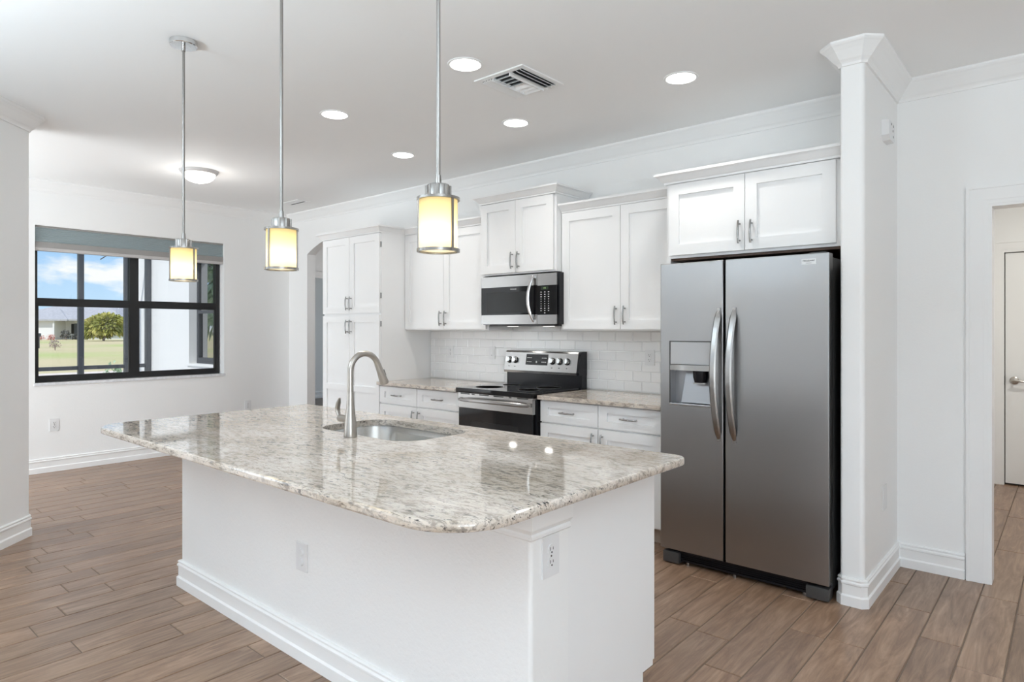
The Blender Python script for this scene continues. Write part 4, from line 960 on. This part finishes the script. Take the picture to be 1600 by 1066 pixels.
# square three-way supply vent
vx0, vx1, vy0, vy1 = -2.585, -2.225, 2.655, 3.025
t = thing('air_vent', 'square white louvered air vent in the ceiling', 'vent', ((vx0 + vx1) / 2, (vy0 + vy1) / 2, H), 'ceiling air vents')
bm = B(); plate(bm, [vx0, vx0 + 0.032, vx1 - 0.032, vx1], [vy0, vy0 + 0.032, vy1 - 0.032, vy1], {(1, 1)}, H - 0.008, H - 0.0005, 'z'); obj('frame', bm, M['trim'], t)
bm = B(); box(bm, vx0 + 0.03, vx1 - 0.03, vy0 + 0.03, vy1 - 0.03, H - 0.0015, H - 0.0006); obj('duct', bm, M['slot'], t)
def louver(bm, a, b_, tilt, w=0.022, z=H - 0.012):
    a, b_ = Vector((*a, z)), Vector((*b_, z)); d = (b_ - a).normalized(); s = Vector((-d.y, d.x, 0)); q = s * math.cos(tilt) * w / 2 + Vector((0, 0, math.sin(tilt) * w / 2)); nn = d.cross(q).normalized() * 0.0009
    v = [bm.verts.new(p) for p in (a - q - nn, b_ - q - nn, b_ + q - nn, a + q - nn, a - q + nn, b_ - q + nn, b_ + q + nn, a + q + nn)]
    for f in ((0, 1, 2, 3), (7, 6, 5, 4), (0, 4, 5, 1), (1, 5, 6, 2), (2, 6, 7, 3), (3, 7, 4, 0)): bm.faces.new([v[i] for i in f])
bm = B(); xa, xb, ya, yb = vx0 + 0.034, vx1 - 0.034, vy0 + 0.034, vy1 - 0.034; s1 = xa + (xb - xa) * 0.27; s2 = xa + (xb - xa) * 0.70
for k in range(4): x = xa + 0.012 + k * 0.020; louver(bm, (x, ya), (x, yb), R(-38.0))
for k in range(3): x = s2 + 0.020 + k * 0.030; louver(bm, (x, ya), (x, yb), R(38), 0.030)
for k in range(7): y = ya + 0.02 + k * 0.0425; louver(bm, (s1, y), (s2, y), R(40 if k < 4 else -40), 0.03)
box(bm, s1 - 0.003, s1 + 0.003, ya, yb, H - 0.024, H - 0.002); box(bm, s2 - 0.003, s2 + 0.003, ya, yb, H - 0.024, H - 0.002)
obj('louvers', bm, M['trim'], t)
# narrow slot vent near the corner: one wide blade and one open slot
t = thing('air_vent', 'small narrow slot vent in the ceiling near the far corner', 'vent', (-6.58, 3.90, H), 'ceiling air vents')
bm = B(); plate(bm, [-6.76, -6.73, -6.43, -6.40], [3.815, 3.838, 3.95, 3.975], {(1, 1)}, H - 0.007, H - 0.0005, 'z'); obj('frame', bm, M['trim'], t)
bm = B(); box(bm, -6.735, -6.425, 3.835, 3.953, H - 0.0015, H - 0.0006); obj('duct', bm, M['slot'], t)
bm = B(); box(bm, -6.735, -6.425, 3.836, 3.912, H - 0.006, H - 0.003)
obj('blade', bm, M['trim'], t)
# warm hall light out of view in the hall, and daylight in the wing room
lamp('hall_light', 'AREA', (0.3, 5.7, H - 0.03), 18, (1, 0.99, 0.93), (0, 0, 0), shape='DISK', size=0.3)

lamp('passage_light', 'AREA', (-6.3, 5.8, H - 0.03), 16, (0.96, 0.98, 1.0), (0, 0, 0), shape='DISK', size=0.4)  # added lamp, brightens the passage behind the arch
lamp('daylight_wing_window', 'AREA', (-8.85, WINGY + 0.25, 1.62), 22, (0.80, 0.91, 1.0), (R(90), 0, 0), shape='RECTANGLE', size=1.0, size_y=1.4)

# ------------------------------------------------------------------ outside
GZ = -0.15
def noise_mat(name, stops, scale, rough=0.9, detail=5, stretch=(1, 1, 1)):
    m = bpy.data.materials.new(name); n, l = nodes_of(m); b = n['Principled BSDF']; b.inputs['Roughness'].default_value = rough; b.inputs['Specular IOR Level'].default_value = 0.1
    t_ = n.new('ShaderNodeTexCoord'); p = n.new('ShaderNodeMapping'); p.inputs['Scale'].default_value = stretch; l.new(t_.outputs['Object'], p.inputs[0])
    z = n.new('ShaderNodeTexNoise'); z.inputs['Scale'].default_value = scale; z.inputs['Detail'].default_value = detail; l.new(p.outputs[0], z.inputs['Vector'])
    r = n.new('ShaderNodeValToRGB'); l.new(z.outputs['Fac'], r.inputs[0]); c = r.color_ramp
    c.elements[0].position, c.elements[0].color = stops[0][0], (*stops[0][1], 1); c.elements[1].position, c.elements[1].color = stops[-1][0], (*stops[-1][1], 1)
    for q in stops[1:-1]: c.elements.new(q[0]).color = (*q[1], 1)
    l.new(r.outputs[0], b.inputs['Base Color']); return m
lawn = noise_mat('lawn_grass', [(0.3, (0.44, 0.52, 0.19)), (0.5, (0.58, 0.52, 0.30)), (0.7, (0.66, 0.54, 0.36))], 0.06)
mulch = noise_mat('pale_mulch', [(0.3, (0.62, 0.53, 0.47)), (0.7, (0.86, 0.78, 0.72))], 1.5)
leafy = noise_mat('green_leaves', [(0.3, (0.16, 0.19, 0.05)), (0.5, (0.42, 0.42, 0.12)), (0.7, (0.70, 0.62, 0.24))], 0.7)
leaf2 = noise_mat('pale_green_leaves', [(0.3, (0.22, 0.36, 0.22)), (0.7, (0.62, 0.72, 0.52))], 6)
redl = noise_mat('red_blossoms', [(0.3, (0.45, 0.10, 0.07)), (0.7, (0.80, 0.35, 0.28))], 3)
dry = noise_mat('dry_stems', [(0.3, (0.30, 0.23, 0.20)), (0.7, (0.62, 0.52, 0.48))], 4)
bm = B(); box(bm, -190, -11.8, -120, 160, GZ - 0.2, GZ); struct('lawn', bm, lawn)
bm = B(); prism(bm, [(-26.5, -40), (-11.8, -40), (-11.8, 60), (-26.5, 60)], GZ, GZ + 0.015); struct('ground_planting_bed', bm, mulch)
bm = B(); box(bm, -11.8, -7.63, -8, WINGY + 0.0, GZ, -0.02); struct('ground_lanai_slab', bm, mat('lanai_concrete', (0.62, 0.60, 0.57), 0.8, var=(2, 0.05)))
# lanai screen frame
sc_ = thing('screen_enclosure', 'dark screen-porch frame of posts and rails outside the window', 'screen frame', (-11.0, 2.0, -0.02))
SXp = -11.0
for y in (-4.0, -1.4, 0.85, 3.045, 3.655, 3.955):
    bm = B(); box(bm, SXp - 0.035, SXp + 0.035, y - 0.035, y + 0.035, -0.02, 3.0); obj('post', bm, M['screenframe'], sc_)
for z in (0.81, 2.93):
    bm = B(); box(bm, SXp - 0.022, SXp + 0.022, -4.0, 3.955, z - 0.028, z + 0.028); obj('rail', bm, M['screenframe'], sc_)
bm = B(); tube(bm, [(SXp, 3.655, 2.70), (SXp, 3.3, 2.42)], 0.008, 6); obj('brace_cable', bm, M['screenframe'], sc_)
# wing window
w2 = struct('window_2', B(), M['screenframe'], origin=(-8.85, WINGY + 0.1, 0.88))
bm = B(); plate(bm, [-9.598, -9.55, -8.25, -8.202], [0.882, 0.93, 2.33, 2.368], {(1, 1)}, WINGY + 0.11, WINGY + 0.15, 'y'); obj('window_frame', bm, M['screenframe'], w2)
bm = B(); plate(bm, [-9.56, -9.52, -8.28, -8.24], [0.925, 0.97, 1.60, 1.645], {(1, 1)}, WINGY + 0.10, WINGY + 0.13, 'y'); obj('lower_sash', bm, M['screenframe'], w2)
bm = B(); box(bm, -9.55, -8.25, WINGY + 0.132, WINGY + 0.138, 0.93, 2.33); obj('window_pane', bm, glass_mat('wing_glass', (0.55, 0.62, 0.62), 1.6, 4.5), w2)
bm = B(); box(bm, -9.63, -8.17, WINGY - 0.02, WINGY + 0.12, 0.855, 0.884); obj('window_sill', bm, M['stucco'], w2)

# foliage: many small leaf blades around a bumpy form
def foliage(bm, c, rx, ry, rz, n, size, rnd, droop=0.4):
    for _ in range(n):
        th = rnd.uniform(0, 2 * PI); ph = math.acos(rnd.uniform(-0.55, 1)); k = rnd.uniform(0.55, 1.0) ** 0.5
        p = Vector((c[0] + rx * k * math.sin(ph) * math.cos(th), c[1] + ry * k * math.sin(ph) * math.sin(th), c[2] + rz * k * math.cos(ph)))
        d = Vector((math.sin(ph) * math.cos(th), math.sin(ph) * math.sin(th), math.cos(ph) - droop + rnd.uniform(-0.4, 0.4))).normalized()
        s = d.cross(Vector((rnd.uniform(-1, 1), rnd.uniform(-1, 1), rnd.uniform(-1, 1)))).normalized(); L = size * rnd.uniform(0.6, 1.4); w = L * 0.26
        q = [p, p + d * L * 0.5 + s * w, p + d * L + Vector((0, 0, -0.25 * L)), p + d * L * 0.5 - s * w]
        bm.faces.new([bm.verts.new(v) for v in q])
def ray(u, depth):
    """point on the lawn straight out through the window, named by bearing and distance from the house"""
    th = R(40.89); a = (u - 800) / 1013
    return Vector((-math.sin(th) + a * math.cos(th), math.cos(th) + a * math.sin(th))) * depth
def shrub(name, label, cat, u, depth, w, h, n, leaf, m, group=None, zb=GZ, droop=0.4, stem=True):
    p = ray(u, depth) if not isinstance(u, tuple) else Vector(u); u = u if not isinstance(u, tuple) else 7; t = thing(name, label, cat, (p.x, p.y, zb), group); rnd = random.Random(int(u * 7 + depth))
    bm = B()
    for k in range(5):
        a = rnd.uniform(0, 2 * PI); foliage(bm, (p.x + 0.28 * w * math.cos(a), p.y + 0.28 * w * math.sin(a), zb + h * rnd.uniform(0.38, 0.58)), w * 0.36, w * 0.36, h * 0.42, n // 5, leaf, rnd, droop)
    obj('foliage', bm, m, t)
    bm = B()
    for k in range(6):
        a = 2 * PI * k / 6; tube(bm, [(p.x, p.y, zb), (p.x + 0.16 * w * math.cos(a), p.y + 0.16 * w * math.sin(a), zb + h * 0.6)], [0.03 * h, 0.012 * h], 6)
    obj('stem', bm, dry, t)
    return t
shrub('garden_bush', 'large yellow-green bushy tree in front of the far house', 'bush', 162, 84, 3.9, 3.7, 3200, 0.5, leafy)
shrub('flowering_shrub', 'red flowering shrub by the mailbox, left of its pair', 'shrub', 64, 88, 0.62, 0.8, 240, 0.12, redl, 'red shrubs before the far house')
shrub('flowering_shrub', 'red flowering shrub right of its pair, above the dry shrub', 'shrub', 79, 88, 0.8, 0.9, 240, 0.14, redl, 'red shrubs before the far house')
shrub('dry_shrub', 'bare twiggy dry shrub standing alone on the lawn', 'shrub', 86, 47, 0.62, 0.82, 260, 0.10, dry, droop=-0.6)
shrub('garden_plant', 'pale leafy plant just outside the screen-porch frame', 'plant', 182, 14.0, 0.36, 0.80, 260, 0.085, leaf2, zb=GZ + 0.015)
shrub('palm_tree', 'green feathery tree in the garden seen reflected by the wing window', 'tree', (-16.6, 0.1), 20, 3.4, 6.5, 3400, 0.34, leaf2)
darkb = noise_mat('dark_bush', [(0.3, (0.03, 0.05, 0.04)), (0.7, (0.22, 0.20, 0.19))], 2)
shrub('garden_bush', 'dark low bush under the far house window', 'bush', 103, 92, 1.15, 1.5, 260, 0.22, darkb)
shrub('garden_bush', 'dark low bush at the far house entry, beside the porch post', 'bush', 120, 93, 0.8, 1.0, 220, 0.2, darkb)
# hedge line behind the bush
# far house
hp = ray(95, 96); dirx = Vector((0.756, 0.655)).normalized()   # street direction
hh = thing('neighbor_house', 'white single-storey house with grey hip roof across the lawn', 'house', (hp.x, hp.y, GZ))
ang = math.atan2(dirx.y, dirx.x)
def place(bm): 
    bmesh.ops.rotate(bm, verts=bm.verts[:], cent=(0, 0, 0), matrix=Matrix.Rotation(ang, 3, 'Z')); bmesh.ops.translate(bm, verts=bm.verts[:], vec=(hp.x, hp.y, GZ)); return bm
hw_ = mat('house_white', (0.78, 0.78, 0.80), 0.8, bump=(2, 0.1, 0.01)); hr = mat('grey_roof_tiles', (0.42, 0.42, 0.45), 0.8, var=(3, 0.12))
bm = B(); box(bm, -9, -0.8, 0, 12, 0, 2.85); box(bm, -0.8, 1.0, 2.2, 12, 0, 2.85); box(bm, 1.0, 9, 1.5, 12, 0, 2.85); obj('walls', place(bm), hw_, hh)
def hip(bm, x0, x1, y0, y1, z0, rise, ov=0.6):
    x0, x1, y0, y1 = x0 - ov, x1 + ov, y0 - ov, y1 + ov; w = (y1 - y0) / 2
    a = [bm.verts.new(p) for p in ((x0, y0, z0), (x1, y0, z0), (x1, y1, z0), (x0, y1, z0))]; e_ = [bm.verts.new(p) for p in ((x0 + w, (y0 + y1) / 2, z0 + rise), (x1 - w, (y0 + y1) / 2, z0 + rise))]
    b2 = [bm.verts.new((v.co.x, v.co.y, z0 - 0.22)) for v in a]
    bm.faces.new((a[0], a[1], e_[1], e_[0])); bm.faces.new((a[2], a[3], e_[0], e_[1])); bm.faces.new((a[1], a[2], e_[1])); bm.faces.new((a[3], a[0], e_[0]))
    for i in range(4): bm.faces.new((a[i], a[(i + 1) % 4], b2[(i + 1) % 4], b2[i]))
    bm.faces.new(b2)
bm = B(); hip(bm, -9, 9, 0, 12, 3.0, 2.6); obj('roof', place(bm), hr, hh)
bm = B(); hip(bm, -9.2, 1.0, -0.3, 6, 2.98, 1.6, 0.5); obj('front_roof', place(bm), hr, hh)
bm = B(); box(bm, 0.1, 0.75, 2.12, 2.2, 0.85, 2.35); obj('window', place(bm), M['bronze'], hh)
bm = B(); box(bm, 1.0, 2.8, 1.42, 1.5, 0.0, 2.4); obj('entry_recess', place(bm), mat('shaded_entry', (0.10, 0.11, 0.13), 0.7), hh)  # flat dark panel, shade of the entry put into its colour
bm = B(); box(bm, -0.85, -0.62, -0.5, -0.2, 0, 2.8); obj('column', place(bm), hw_, hh)
# mailbox
p3 = ray(60.5, 52); mbx = thing('mailbox', 'dark mailbox on a post at the left of the lawn', 'mailbox', (p3.x, p3.y, GZ))
bm = B(); box(bm, p3.x - 0.05, p3.x + 0.05, p3.y - 0.05, p3.y + 0.05, GZ, 1.05); obj('post', bm, M['screenframe'], mbx)
bm = B(); box(bm, p3.x - 0.25, p3.x + 0.2, p3.y - 0.12, p3.y + 0.12, 0.78, 1.06, bev=0.05); obj('box', bm, M['screenframe'], mbx)
